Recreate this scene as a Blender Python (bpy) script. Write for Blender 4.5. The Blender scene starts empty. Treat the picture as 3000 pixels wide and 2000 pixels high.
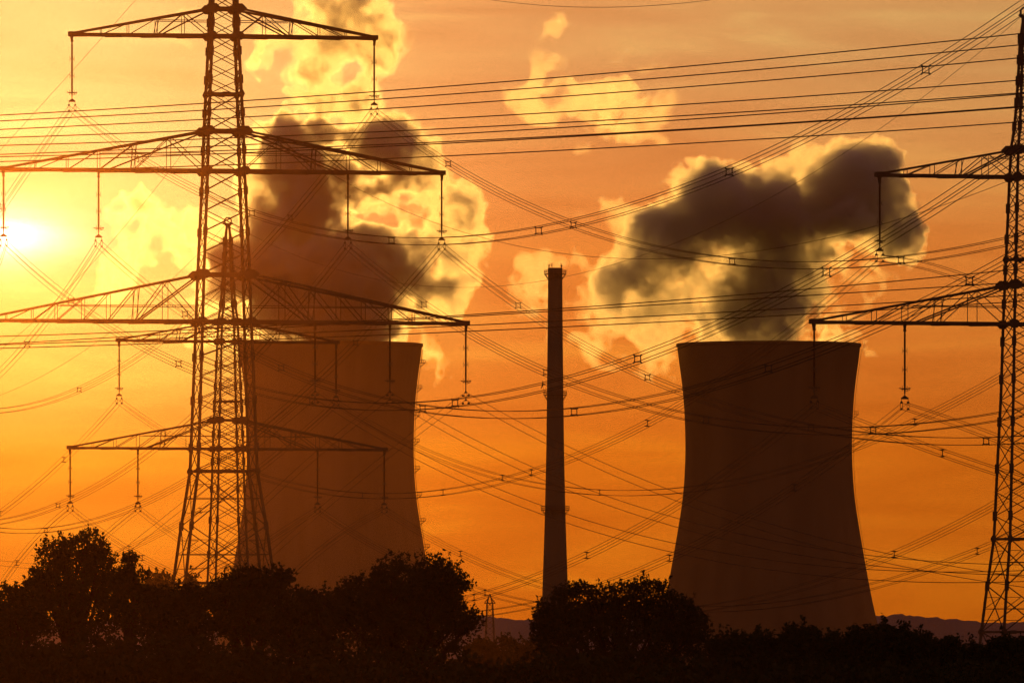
import bpy, math, random
import numpy as np
from mathutils import Vector, Matrix

random.seed(7)
SC = bpy.context.scene
COL = SC.collection
R = math.radians

# ----------------------------------------------------------------------------------------------
# camera geometry: 300 mm lens, level, horizon on photo row 1900 (photo is 3000 x 2000)
F = 25000.0
HC = 5.0
HOR = 1900.0


def W(px, py, D):
    """world point seen at photo pixel (px, py) at distance D"""
    return Vector(((px - 1500.0) / F * D, D, HC + (HOR - py) / F * D))


SUN_AZ = math.atan((18 - 1500.0) / F)
SUN_EL = math.atan((HOR - 690.0) / F)
SUN_DIR = Vector((math.sin(SUN_AZ) * math.cos(SUN_EL), math.cos(SUN_AZ) * math.cos(SUN_EL), math.sin(SUN_EL)))


# ----------------------------------------------------------------------------------------------
# node helpers
def new_mat(name):
    m = bpy.data.materials.new(name)
    m.use_nodes = True
    nt = m.node_tree
    nt.nodes.clear()
    out = nt.nodes.new('ShaderNodeOutputMaterial')
    return m, nt, out


def surf(name, c1, c2, scale=1.0, rough=0.7, stretch=(1, 1, 1), detail=4, bump=0.0, metallic=0.0):
    m, nt, out = new_mat(name)
    N, L = nt.nodes.new, nt.links.new
    tc = N('ShaderNodeTexCoord')
    mp = N('ShaderNodeMapping')
    mp.inputs['Scale'].default_value = stretch
    L(tc.outputs['Object'], mp.inputs['Vector'])
    no = N('ShaderNodeTexNoise')
    no.inputs['Scale'].default_value = scale
    no.inputs['Detail'].default_value = detail
    L(mp.outputs[0], no.inputs['Vector'])
    cr = N('ShaderNodeValToRGB')
    cr.color_ramp.elements[0].position = 0.3
    cr.color_ramp.elements[1].position = 0.7
    cr.color_ramp.elements[0].color = (*c1, 1)
    cr.color_ramp.elements[1].color = (*c2, 1)
    L(no.outputs['Fac'], cr.inputs[0])
    b = N('ShaderNodeBsdfPrincipled')
    b.inputs['Roughness'].default_value = rough
    b.inputs['Metallic'].default_value = metallic
    b.inputs['Specular IOR Level'].default_value = 0.0
    L(cr.outputs[0], b.inputs['Base Color'])
    if bump:
        bp = N('ShaderNodeBump')
        bp.inputs['Strength'].default_value = bump
        L(no.outputs['Fac'], bp.inputs['Height'])
        L(bp.outputs[0], b.inputs['Normal'])
    L(b.outputs[0], out.inputs['Surface'])
    return m


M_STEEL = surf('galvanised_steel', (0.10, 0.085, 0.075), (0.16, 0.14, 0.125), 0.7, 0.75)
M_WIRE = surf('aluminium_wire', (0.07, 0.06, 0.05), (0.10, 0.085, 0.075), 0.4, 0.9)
M_PORC = surf('brown_porcelain', (0.07, 0.035, 0.02), (0.10, 0.05, 0.03), 3.0, 0.6)
M_CONC = surf('weathered_concrete', (0.32, 0.195, 0.11), (0.42, 0.26, 0.155), 0.12, 0.9, (1, 1, 0.05), 7, 0.1)
M_CHIM = surf('chimney_concrete', (0.17, 0.15, 0.13), (0.24, 0.21, 0.19), 0.15, 0.9, (1, 1, 0.3), 5, 0.1)
M_LEAF = surf('dark_leaves', (0.035, 0.045, 0.018), (0.075, 0.08, 0.03), 0.8, 0.8)
M_LEAF2 = surf('olive_leaves', (0.045, 0.05, 0.02), (0.09, 0.085, 0.035), 0.6, 0.8)
M_BARK = surf('bark', (0.035, 0.025, 0.018), (0.07, 0.055, 0.04), 2.0, 0.9, (1, 1, 0.2))
M_GROUND = surf('meadow_soil', (0.04, 0.045, 0.02), (0.08, 0.075, 0.04), 0.02, 0.95)
M_HILL = surf('hazed_hill', (0.40, 0.29, 0.26), (0.48, 0.36, 0.32), 0.01, 0.95)  # distance haze is put into this pale base colour


# ----------------------------------------------------------------------------------------------
# mesh helpers
class MB:
    def __init__(s):
        s.v, s.f = [], []

    def bar(s, p, q, w, w2=None):
        p, q = Vector(p), Vector(q)
        d = q - p
        if d.length < 1e-6:
            return
        d.normalize()
        a = d.cross(Vector((0, 0, 1)))
        if a.length < 1e-3:
            a = Vector((1, 0, 0))
        a.normalize()
        b = d.cross(a)
        h1 = w * 0.5
        h2 = (w2 if w2 is not None else w) * 0.5
        n = len(s.v)
        for c, h in ((p, h1), (q, h2)):
            for i, j in ((-1, -1), (1, -1), (1, 1), (-1, 1)):
                s.v.append(c + a * (i * h) + b * (j * h))
        for k in range(4):
            s.f.append((n + k, n + (k + 1) % 4, n + 4 + (k + 1) % 4, n + 4 + k))
        s.f.append((n + 3, n + 2, n + 1, n))
        s.f.append((n + 4, n + 5, n + 6, n + 7))

    def box(s, c, size):
        x, y, z = [k * 0.5 for k in size]
        s.bar(Vector(c) - Vector((0, 0, z)), Vector(c) + Vector((0, 0, z)), 1.0)
        n = len(s.v) - 8
        for k in range(8):
            sx = (-1, 1, 1, -1)[k % 4]
            sy = (-1, -1, 1, 1)[k % 4]
            s.v[n + k] = Vector(c) + Vector((sx * x, sy * y, -z if k < 4 else z))

    def poly_prism(s, pts, off):
        """closed polygon extruded by vector off"""
        n = len(s.v)
        off = Vector(off)
        k = len(pts)
        s.v += [Vector(p) - off * 0.5 for p in pts] + [Vector(p) + off * 0.5 for p in pts]
        s.f.append(tuple(range(n + k - 1, n - 1, -1)))
        s.f.append(tuple(range(n + k, n + 2 * k)))
        for i in range(k):
            j = (i + 1) % k
            s.f.append((n + i, n + j, n + k + j, n + k + i))

    def tube(s, pts, r, seg=5, closed=False):
        pts = [Vector(p) for p in pts]
        n0 = len(s.v)
        N = len(pts)
        for i, p in enumerate(pts):
            if closed:
                d = pts[(i + 1) % N] - pts[i - 1]
            else:
                d = pts[min(i + 1, N - 1)] - pts[max(i - 1, 0)]
            d.normalize()
            a = d.cross(Vector((0, 0, 1)))
            if a.length < 1e-3:
                a = Vector((1, 0, 0))
            a.normalize()
            b = d.cross(a)
            rr = r[i] if hasattr(r, '__len__') else r
            for k in range(seg):
                t = 2 * math.pi * k / seg
                s.v.append(p + a * (math.cos(t) * rr) + b * (math.sin(t) * rr))
        for i in range(N if closed else N - 1):
            j = (i + 1) % N
            for k in range(seg):
                k2 = (k + 1) % seg
                s.f.append((n0 + i * seg + k, n0 + i * seg + k2, n0 + j * seg + k2, n0 + j * seg + k))
        if not closed:
            s.f.append(tuple(n0 + k for k in range(seg - 1, -1, -1)))
            s.f.append(tuple(n0 + (N - 1) * seg + k for k in range(seg)))

    def lathe(s, prof, seg=24, c=(0, 0, 0), close=False):
        """prof: list of (radius, z)"""
        n0 = len(s.v)
        c = Vector(c)
        for r, z in prof:
            for k in range(seg):
                t = 2 * math.pi * k / seg
                s.v.append(c + Vector((math.cos(t) * r, math.sin(t) * r, z)))
        N = len(prof)
        for i in range(N if close else N - 1):
            j = (i + 1) % N
            for k in range(seg):
                k2 = (k + 1) % seg
                s.f.append((n0 + i * seg + k, n0 + i * seg + k2, n0 + j * seg + k2, n0 + j * seg + k))
        if not close:
            s.f.append(tuple(n0 + k for k in range(seg - 1, -1, -1)))
            s.f.append(tuple(n0 + (N - 1) * seg + k for k in range(seg)))

    def mesh(s, name, mat, smooth=False):
        me = bpy.data.meshes.new(name)
        me.from_pydata([tuple(v) for v in s.v], [], s.f)
        if mat:
            me.materials.append(mat)
        if smooth:
            me.polygons.foreach_set('use_smooth', [True] * len(me.polygons))
        me.update()
        return me

    def build(s, name, mat, parent=None, smooth=False):
        o = bpy.data.objects.new(name, s.mesh(name, mat, smooth))
        COL.objects.link(o)
        if parent is not None:
            o.parent = parent
        return o


def tag(o, label=None, cat=None, group=None, kind=None):
    if label:
        o['label'] = label
    if cat:
        o['category'] = cat
    if group:
        o['group'] = group
    if kind:
        o['kind'] = kind
    return o


def thing(name, label, cat, loc=(0, 0, 0), rz=0.0, group=None):
    o = bpy.data.objects.new(name, None)
    o.empty_display_size = 1.0
    COL.objects.link(o)
    o.location = loc
    o.rotation_euler = (0, 0, rz)
    return tag(o, label, cat, group)


def copy_tree(o, parent=None):
    c = o.copy()
    COL.objects.link(c)
    c.parent = parent
    for ch in list(o.children):
        copy_tree(ch, c)
    return c


def interp(x, xs, ys):
    return float(np.interp(x, xs, ys))


# ----------------------------------------------------------------------------------------------
# terrain
def ground_z(y):
    t = min(max((y - 640.0) / 200.0, 0.0), 1.0)
    return -3.7 * t * t * (3 - 2 * t)


def make_ground():
    mb = MB()
    xs = [-30000, -8000, -2500, -800, -300, -100, 0, 100, 300, 800, 2500, 8000, 30000]
    ys = [-3000, -200, 0, 200, 400, 600, 640, 680, 720, 760, 800, 840, 900, 1500, 3000, 6000, 12000, 40000]
    for y in ys:
        for x in xs:
            mb.v.append(Vector((x, y, ground_z(y))))
    n = len(xs)
    for j in range(len(ys) - 1):
        for i in range(n - 1):
            mb.f.append((j * n + i, j * n + i + 1, (j + 1) * n + i + 1, (j + 1) * n + i))
    tag(mb.build('ground', M_GROUND), kind='structure')


make_ground()


def ridge(name, pts, D, depth, seed, jag):
    """far wooded ridge: outline through photo points at distance D"""
    rnd = random.Random(seed)
    mb = MB()
    x0, x1 = pts[0][0], pts[-1][0]
    n = 420
    rows = 7
    tops = []
    ph = [rnd.uniform(0, 6.28) for _ in range(6)]
    for i in range(n + 1):
        px = x0 + (x1 - x0) * i / n
        py = interp(px, [p[0] for p in pts], [p[1] for p in pts])
        py -= jag * (0.5 * math.sin(px * 0.11 + ph[0]) + 0.4 * math.sin(px * 0.23 + ph[1]) + 0.5 * abs(math.sin(px * 0.31 + ph[2])) + rnd.uniform(-0.45, 0.45))
        tops.append(W(px, py, D))
    for r in range(rows):
        t = r / (rows - 1)
        for p in tops:
            prof = math.cos((1 - t) * math.pi / 2) if t < 1 else 1
            z = -4 + (p.z + 4) * prof
            mb.v.append(Vector((p.x, D - depth * (1 - t), z + (rnd.uniform(-1, 1) if 0 < r < rows - 2 else 0))))
    m = n + 1
    for r in range(rows - 1):
        for i in range(n):
            mb.f.append((r * m + i, r * m + i + 1, (r + 1) * m + i + 1, (r + 1) * m + i))
    # the far slope, falling away behind the crest
    base = len(mb.v)
    for p in tops:
        mb.v.append(Vector((p.x, D + depth, -4)))
    for i in range(n):
        mb.f.append(((rows - 1) * m + i, (rows - 1) * m + i + 1, base + i + 1, base + i))
    return tag(mb.build(name, M_HILL), kind='structure')


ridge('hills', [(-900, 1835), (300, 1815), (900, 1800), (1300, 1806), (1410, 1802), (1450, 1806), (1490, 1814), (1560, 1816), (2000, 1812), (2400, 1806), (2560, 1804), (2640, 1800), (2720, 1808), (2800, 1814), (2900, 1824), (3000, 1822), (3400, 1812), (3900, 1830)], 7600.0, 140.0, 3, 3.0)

# ----------------------------------------------------------------------------------------------
# pylons
PROTO = {}


class Pylon:
    pass


def gusset(mb, x, y, z, w, h):
    t = 0.06
    pts = [Vector((x - w, y, z)), Vector((x - w * 0.45, y, z - h)), Vector((x + w * 0.45, y, z - h)), Vector((x + w, y, z)), Vector((x + w * 0.45, y, z + h)), Vector((x - w * 0.45, y, z + h))]
    mb.poly_prism(pts, (0, t, 0))


def crossarm_mesh(sg, xb, zb, zt, L, nodes, lw, tie=None, hang=()):
    """one half crossarm: sg side, xb body half width, zb bottom chord level, zt top chord level at the body, L tip distance"""
    mb = MB()
    xt = xb * 0.98

    def yy(x):
        return xb + (0.28 - xb) * (x - xb) / (L - xb)

    def ztop(x):
        return zt + (zb + 0.12 - zt) * (x - xt) / (L - xt)
    nd = [xb] + list(nodes) + [L]
    for f in (-1, 1):
        mb.bar((sg * xb * 0.9, f * xb, zb), (sg * L, f * yy(L), zb), lw * 1.35)
        mb.bar((sg * xt, f * xb, zt), (sg * L, f * yy(L), zb + 0.10), lw * 0.95)
        up = True
        for i, x in enumerate(nd[1:-1]):
            y = yy(x)
            mb.bar((sg * x, f * y, zb), (sg * x, f * y, ztop(x)), lw * 0.27)
        # web diagonals
        for i in range(len(nd) - 1):
            a, b = nd[i], nd[i + 1]
            if i % 2 == 0:
                p = (sg * a, f * yy(a), ztop(a) - 0.03)
                q = (sg * b, f * yy(b), zb)
                if i == 0:
                    p = (sg * b, f * yy(b), ztop(b))
                    q = (sg * a, f * yy(a), zb)
            else:
                p = (sg * a, f * yy(a), zb) if i == 1 and False else (sg * a, f * yy(a), ztop(a))
                q = (sg * b, f * yy(b), zb)
            mb.bar(p, q, lw * 0.36)
        # main heavy diagonal from the body top down to a bottom node
        if tie:
            xm = tie[0]
            mb.bar((sg * xt, f * xb, zt - 0.05), (sg * xm, f * yy(xm), zb), lw * 0.62)
            zt2 = zb + (ztop(tie[1]) - zb) * 0.86
            mb.bar((sg * xt, f * xb, zt2), (sg * tie[1], f * yy(tie[1]), zt2), lw * 0.34)
        if len(nd) > 4:
            for x in (nd[2],):
                mb.bar((sg * x - 0.14, f * yy(x), zb), (sg * x + 0.14, f * yy(x), ztop(x)), lw * 0.3)
    # plan bracing between the two bottom chords and between the verticals
    for i in range(len(nd) - 1):
        a, b = nd[i], nd[i + 1]
        mb.bar((sg * a, -yy(a), zb + 0.01), (sg * b, yy(b), zb + 0.01), lw * 0.4)
        mb.bar((sg * a, yy(a), zb + 0.01), (sg * b, -yy(b), zb + 0.01), lw * 0.4)
        mb.bar((sg * b, -yy(b), zb), (sg * b, yy(b), zb), lw * 0.45)
        if 0 < i:
            mb.bar((sg * a, -yy(a), ztop(a)), (sg * a, yy(a), ztop(a)), lw * 0.4)
    # overlapped chord joints that step the underside
    k = xb + 1.2
    while k < L - 0.8:
        for f in (-1, 1):
            mb.bar((sg * k, f * yy(k), zb - lw * 0.35), (sg * (k + 1.5), f * yy(k + 1.5), zb - lw * 0.7), lw * 0.8, lw * 0.5)
        k += 3.0
    # tip plate
    mb.box((sg * (L + 0.02), 0, zb + 0.05), (0.55, 0.75, 0.36))
    mb.bar((sg * (L + 0.02), 0, zb - 0.1), (sg * (L + 0.02), 0, zb - 0.5), 0.26, 0.16)
    for h in hang:
        mb.bar((sg * h, -yy(h), zb - 0.02), (sg * h, yy(h), zb - 0.02), lw * 0.9)
        mb.bar((sg * h, 0, zb), (sg * h, 0, zb - 0.45), 0.24, 0.14)
    # gusset plates on the body joints
    for f in (-1, 1):
        gusset(mb, sg * xb * 1.02, f * (xb + 0.05), zb, lw * 3.0, lw * 1.9)
        gusset(mb, sg * xt * 1.0, f * (xb + 0.05), zt, lw * 4.0, lw * 2.1)
    return mb


def build_pylon(root, prof, levels, arms, lw, ringtop=None, step_bolts=True):
    """prof: [(z, half width)]; levels: z of the panel joints; arms: list of dicts"""
    zs = [p[0] for p in prof]
    ws = [p[1] for p in prof]

    def w(z):
        return interp(z, zs, ws)
    for sx in (-1, 1):
        for sy in (-1, 1):
            mb = MB()
            for a, b in zip(prof[:-1], prof[1:]):
                mb.bar((sx * a[1], sy * a[1], a[0]), (sx * b[1], sy * b[1], b[0]), lw * 0.98)
            if step_bolts:
                z = zs[0] + 3
                while z < zs[-1] - 0.5:
                    ww = w(z)
                    mb.bar((sx * ww, sy * ww, z), (sx * (ww + 0.17), sy * (ww + 0.02), z), 0.028)
                    z += 0.9 if sx * sy < 0 else 2.7
            # splice plates where two lengths of the leg meet
            for z in levels[1::2]:
                ww = w(z)
                mb.bar((sx * (ww + .02), sy * (ww + .02), z - 0.35), (sx * (w(z + .35) + .02), sy * (w(z + .35) + .02), z + 0.35), lw * 1.5)
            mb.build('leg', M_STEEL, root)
    mb = MB()
    for i in range(len(levels) - 1):
        z0, z1 = levels[i], levels[i + 1]
        a, b = w(z0), w(z1)
        bw = lw * (0.44 if z1 - z0 > 2.6 else 0.36)
        for f in (-1, 1):
            mb.bar((-a, f * a, z0), (b, f * b, z1), bw)
            mb.bar((a, f * a, z0), (-b, f * b, z1), bw)
            mb.bar((f * a, -a, z0), (f * b, b, z1), bw * 0.85)
            mb.bar((f * a, a, z0), (f * b, -b, z1), bw * 0.85)
        if z1 - z0 > 3.2:
            # redundant members in the tall lower panels
            zm = (z0 + z1) / 2
            m = w(zm)
            for f in (-1, 1):
                mb.bar((-m, f * m, zm), (m, f * m, zm), bw * 0.7)
                mb.bar((f * m, -m, zm), (f * m, m, zm), bw * 0.7)
                for g in (-1, 1):
                    zq = z0 + (z1 - z0) * 0.25
                    mb.bar((g * w(zq), f * w(zq), zq), (g * m * 0.5, f * w(zq), zq), bw * 0.6)
                    zq = z0 + (z1 - z0) * 0.75
                    mb.bar((g * w(zq), f * w(zq), zq), (g * m * 0.5, f * w(zq), zq), bw * 0.6)
                    mb.bar((g * m, f * m, zm), (g * w(zq) * 0.5, f * w(zq), zq), bw * 0.6)
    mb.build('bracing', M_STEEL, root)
    # horizontal frames
    for z in PYL_HORIZ:
        mbh = MB()
        a = w(z)
        for f in (-1, 1):
            mbh.bar((-a, f * a, z), (a, f * a, z), lw * 1.0)
            mbh.bar((f * a, -a, z), (f * a, a, z), lw * 1.0)
            gusset(mbh, 0, f * (a + 0.05), z, lw * 2.6, lw * 0.8)
            for g in (-1, 1):
                gusset(mbh, g * a, f * (a + 0.06), z, lw * 1.5, lw * 1.7)
        mbh.bar((-a, -a, z), (a, a, z), lw * 0.5)
        mbh.bar((a, -a, z), (-a, a, z), lw * 0.5)
        mbh.build('horizontal_frame', M_STEEL, root)
    for A in arms:
        for sg in A.get('sides', (-1, 1)):
            hang = A['hang'][0 if sg < 0 else 1]
            crossarm_mesh(sg, w(A['zb']), A['zb'], A['zt'], A['L'], A['nodes'], lw, A.get('tie'), hang).build('crossarm', M_STEEL, root)
        for zz in (A['zb'], A['zt']):
            mbb = MB()
            a = w(zz)
            for f in (-1, 1):
                mbb.bar((-a * 1.05, f * a, zz), (a * 1.05, f * a, zz), lw * 1.35)
                mbb.bar((f * a, -a, zz), (f * a, a, zz), lw * 1.0)
            mbb.build('arm_frame', M_STEEL, root)
    # earth wire peak
    mb = MB()
    zt, wt = prof[-1]
    zp = ringtop
    rr = 0.36
    for sx in (-1, 1):
        for sy in (-1, 1):
            mb.bar((sx * wt, sy * wt, zt), (sx * 0.10, sy * 0.10, zp - 2.1 * rr), lw * 0.8)
    mb.box((0, 0, zp - 2.2 * rr), (0.45, 0.3, 0.4))
    ring = [(rr * math.cos(2 * math.pi * k / 8 + .39), 0, zp - rr + rr * math.sin(2 * math.pi * k / 8 + .39)) for k in range(8)]
    for k in range(8):
        mb.bar(ring[k], ring[(k + 1) % 8], 0.12)
    mb.bar((-rr * 1.3, 0, zp - 1.5 * rr), (-rr * .5, 0, zp - 2.2 * rr), 0.14)
    mb.bar((rr * 1.3, 0, zp - 1.5 * rr), (rr * .5, 0, zp - 2.2 * rr), 0.14)
    mb.build('earth_wire_peak', M_STEEL, root)


# --- insulator string ---------------------------------------------------------------------------
def make_insulator(kind):
    root = bpy.data.objects.new('insulator_string', None)
    COL.objects.link(root)
    total = 5.35
    mb = MB()
    mb.bar((0, 0, 0.05), (0, 0, -0.30), 0.10)
    mb.box((0, 0, -0.12), (0.22, 0.10, 0.16))
    mb.build('hanger', M_STEEL, root)
    z = -0.30
    seg = 1.28
    for i in range(3):
        prof = [(0.065, z)]
        k = 0
        zz = z - 0.10
        while zz > z - seg + 0.12:
            prof += [(0.065, zz), (0.098, zz - 0.02), (0.065, zz - 0.035)]
            zz -= 0.055
        prof += [(0.065, z - seg)]
        m = MB()
        m.lathe(prof, 8)
        m.build('insulator_rod', M_PORC, root)
        # end fitting and arcing horns
        h = MB()
        zc = z - seg
        h.lathe([(0.07, zc + 0.1), (0.075, zc - 0.02), (0.06, zc - 0.1)], 8)
        for s in (-1, 1):
            h.tube([(0, 0, zc), (s * 0.15, 0, zc), (s * 0.20, 0, zc + 0.09), (s * 0.18, 0, zc + 0.2)], 0.022, 4)
            h.tube([(0, 0, zc - .06), (s * 0.12, 0, zc - .06), (s * 0.19, 0, zc - 0.10), (s * .2, 0, zc - 0.2)], 0.022, 4)
        h.build('arcing_horn', M_STEEL, root)
        z = zc - 0.1 if i < 2 else zc
    # cone to the yoke, big lower horn
    m = MB()
    m.bar((0, 0, z), (0, 0, z - 0.55), 0.13, 0.05)
    m.tube([(-.42, 0, z + .02), (-.2, 0, z - .04), (0.2, 0, z - .04), (0.42, 0, z + .03)], 0.04, 4)
    m.tube([(.42, 0, z + .03), (.36, 0, z - .12), (.1, 0, z - .2)], 0.025, 4)
    m.build('grading_horn', M_STEEL, root)
    z -= 0.55
    m = MB()
    if kind == 'quad':
        m.poly_prism([(0, 0, z + 0.06), (0.30, 0, z - 0.16), (0.26, 0, z - 0.24), (-0.26, 0, z - 0.24), (-0.30, 0, z - 0.16)], (0, 0.06, 0))
        m.build('yoke_plate', M_STEEL, root)
        for s in (-1, 1):
            m = MB()
            x = s * 0.255
            m.bar((x, 0, z - 0.2), (x, 0, z - 0.50), 0.03)
            m.poly_prism([(x - .09, 0, z - .5), (x, 0, z - .38), (x + .09, 0, z - .5), (x, 0, z - .56)], (0, 0.25, 0))
            m.tube([(x - .06, 0, z - .55), (x - .09, 0, z - .75), (x - .06, 0, z - .93)], 0.02, 4)
            m.tube([(x + .06, 0, z - .55), (x + .09, 0, z - .75), (x + .06, 0, z - .93)], 0.02, 4)
            m.poly_prism([(x - .09, 0, z - .98), (x, 0, z - .88), (x + .09, 0, z - .98), (x, 0, z - 1.04)], (0, 0.25, 0))
            m.build('suspension_clamp', M_STEEL, root)
    else:
        m.bar((0, 0, z + .05), (0, 0, z - 0.32), 0.08)
        m.tube([(-.06, 0, z - .3), (-.09, 0, z - .65), (0, 0, z - .98)], 0.025, 4)
        m.tube([(.06, 0, z - .3), (.09, 0, z - .65), (0, 0, z - .98)], 0.025, 4)
        m.build('yoke_plate', M_STEEL, root)
        for zz in (z - .36, z - 1.0):
            m = MB()
            m.poly_prism([(-.12, 0, zz - .05), (0, 0, zz + .06), (.12, 0, zz - .05), (0, 0, zz - .10)], (0, 0.3, 0))
            m.build('suspension_clamp', M_STEEL, root)
    return root, z


INS_Q, Z_Q = make_insulator('quad')
INS_D, Z_D = make_insulator('twin')
INS_USED = set()


def hang_insulator(root_m, local, kind, label, rz, group):
    src = INS_Q if kind == 'quad' else INS_D
    if kind not in INS_USED:
        o = src
        INS_USED.add(kind)
    else:
        o = copy_tree(src)
    p = root_m @ Vector(local)
    o.location = p
    o.rotation_euler = (0, 0, rz)
    tag(o, label, 'insulator', group)
    return p


# wires --------------------------------------------------------------------------------------------
def fit_path(p0, u, pts, z0=None, end=None, wt=6.0):
    """plan line from p0 along u; pixel points -> parabola z(t). returns (tfun(px), zfun(t))"""
    x0, y0 = p0[0], p0[1]

    def t_of(px):
        k = (px - 1500.0) / F
        return (k * y0 - x0) / (u[0] - k * u[1])
    T, Z, WT = [], [], []
    if z0 is not None:
        T.append(0.0)
        Z.append(z0)
        WT.append(40.0)
    if end is not None:
        T.append(end[0])
        Z.append(end[1])
        WT.append(40.0)
    for px, py in pts:
        t = t_of(px)
        D = y0 + u[1] * t
        T.append(t)
        Z.append(HC + (HOR - py) / F * D)
        WT.append(wt)
    co = np.polyfit(T, Z, 2 if len(T) > 2 else 1, w=WT)
    return t_of, (lambda t: float(np.polyval(co, t)))


def spacer_quad(mb_c, ux, h):
    """square frame spacer, arms to the four wires"""
    m = MB()
    a = h * 0.74

    def P(i, j, k=1.0):
        return mb_c + ux * (i * k) + Vector((0, 0, j * k))
    for i, j in ((-1, -1), (1, -1), (1, 1), (-1, 1)):
        m.bar(P(i, j, a), P(i, j, h * 1.1), 0.075)
    for (i, j), (k, l) in (((-1, -1), (1, -1)), ((1, -1), (1, 1)), ((1, 1), (-1, 1)), ((-1, 1), (-1, -1))):
        m.bar(P(i, j, a), P(k, l, a), 0.055)
    return m


def spacer_ibar(mb_c, ux, h):
    m = MB()
    for j in (-1, 1):
        c = mb_c + Vector((0, 0, j * h))
        m.bar(c - ux * h * 1.1, c + ux * h * 1.1, 0.055)
        m.bar(c - ux * h * 0.4, c + ux * h * 0.4 , 0.09)
    m.bar(mb_c - Vector((0, 0, h)), mb_c + Vector((0, 0, h)), 0.06)
    return m


def bundle(label, p0, u, pts, kind, t_rng, z0=None, end=None, spacers=(), sp='quad', group=None, r=0.021, h=0.235):
    t_of, zf = fit_path(p0, u, pts, z0, end)
    t0 = t_rng[0] if t_rng[0] is not None else 0.0
    t1 = t_rng[1]
    if isinstance(t1, tuple):
        t1 = t_of(t1[0])
    perp = Vector((u[1], -u[0], 0)).normalized()
    if perp.x < 0:
        perp = -perp
    root = thing('conductor_bundle', label, 'power line', (p0[0], p0[1], zf(0)), 0, group)
    o = Vector((p0[0], p0[1], zf(0)))
    offs = {'quad': [(-h, h), (h, h), (-h, -h), (h, -h)], 'twin': [(0, 0.32), (0, -0.32)]}[kind]
    n = 40
    for a, b in offs:
        mb = MB()
        line = []
        for i in range(n + 1):
            t = t0 + (t1 - t0) * i / n
            line.append(Vector((p0[0] + u[0] * t, p0[1] + u[1] * t, zf(t) + b)) + perp * a - o)
        mb.tube(line, r, 4)
        mb.build('wire', M_WIRE, root)
    for px in spacers:
        t = t_of(px)
        c = Vector((p0[0] + u[0] * t, p0[1] + u[1] * t, zf(t))) - o
        (spacer_quad if sp == 'quad' else spacer_ibar)(c, perp, h).build('spacer', M_STEEL, root)
    if kind == 'twin':
        for b in (0.32, -0.32):
            t = 1.1 if t1 > 0 else -1.1
            c = Vector((u[0] * t, u[1] * t, zf(t) + b - o.z))
            m = MB()
            m.bar(c, c - Vector((0, 0, .14)), 0.04)
            d = Vector((u[0], u[1], 0))
            m.bar(c - d * .22 - Vector((0, 0, .16)), c - d * .08 - Vector((0, 0, .14)), 0.12)
            m.bar(c + d * .08 - Vector((0, 0, .14)), c + d * .22 - Vector((0, 0, .16)), 0.12)
            m.build('vibration_damper', M_STEEL, root)
    return root


def single_wire(name, label, cat, p0, u, pts, t_rng, r, group, z0=None, end=None):
    t_of, zf = fit_path(p0, u, pts, z0, end)
    t0, t1 = [(t_of(t[0]) if isinstance(t, tuple) else t) for t in t_rng]
    mb = MB()
    o = Vector((p0[0], p0[1], zf(0)))
    n = 48
    mb.tube([Vector((u[0] * t, u[1] * t, zf(t) - o.z)) for t in [t0 + (t1 - t0) * i / n for i in range(n + 1)]], r, 5)
    ob = mb.build(name, M_WIRE)
    ob.location = o
    return tag(ob, label, cat, group)


G_INS = 'insulator strings hanging from the pylon arms'
G_BUN = 'conductor bundles strung between the pylons'

# ============================ front pylon (three arm levels) ============================
DA = 704.0
sA = F / DA
AA = R(10)
zA = ground_z(DA)
PA = Vector(((655 - 1500.0) / sA, DA, zA))


def za(py):
    return HC - zA + (HOR - py) / sA


front = thing('transmission_pylon', 'tall front lattice pylon with three crossarm levels left of the cooling towers', 'pylon', PA, AA, 'power line pylons')
cs = math.cos(AA) + math.sin(AA)
prof = [(0, 178 / sA)] + [(za(y), o / cs / sA) for y, o in ((1707, 152), (1567, 132), (1380, 101), (1334, 99), (943, 83), (803, 78), (500, 63), (385, 59.5), (280, 54), (110, 45), (0, 41), (-90, 34))]
PYL_HORIZ = [za(277), za(1380), za(1707)]
lev = [0.0] + [za(y) for y in (1860, 1707, 1540, 1380, 1310, 1240, 1172, 1105, 1045, 990, 943, 873, 803, 741, 680, 620, 560, 500, 442, 385, 331, 277, 234, 192, 150, 107, 66, 26, -14, -52, -90)]
cosA = math.cos(AA)
armsA = [
    dict(zb=za(107), zt=za(27), L=440 / sA / cosA, nodes=[x / sA / cosA for x in (118, 196, 278, 356)], tie=(190 / sA, 196 / sA), hang=((), ())),
    dict(zb=za(502), zt=za(385), L=638 / sA / cosA, nodes=[x / sA / cosA for x in (160, 262, 363, 454, 546)], tie=(345 / sA, 363 / sA), hang=((363 / sA / cosA,), (363 / sA / cosA,))),
    dict(zb=za(943), zt=za(805), L=709 / sA / cosA, nodes=[x / sA / cosA for x in (170, 256, 335, 408, 486, 555, 630)], tie=(256 / sA, 486 / sA), hang=((), (267 / sA / cosA, 486 / sA / cosA))),
]
build_pylon(front, prof, lev, armsA, 0.185, ringtop=za(-300))
bpy.context.view_layer.update()
mA = Matrix.Translation(PA) @ Matrix.Rotation(AA, 4, 'Z')
ang = R(12.5)
UA = Vector((math.sin(ang), -math.cos(ang), 0))

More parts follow.
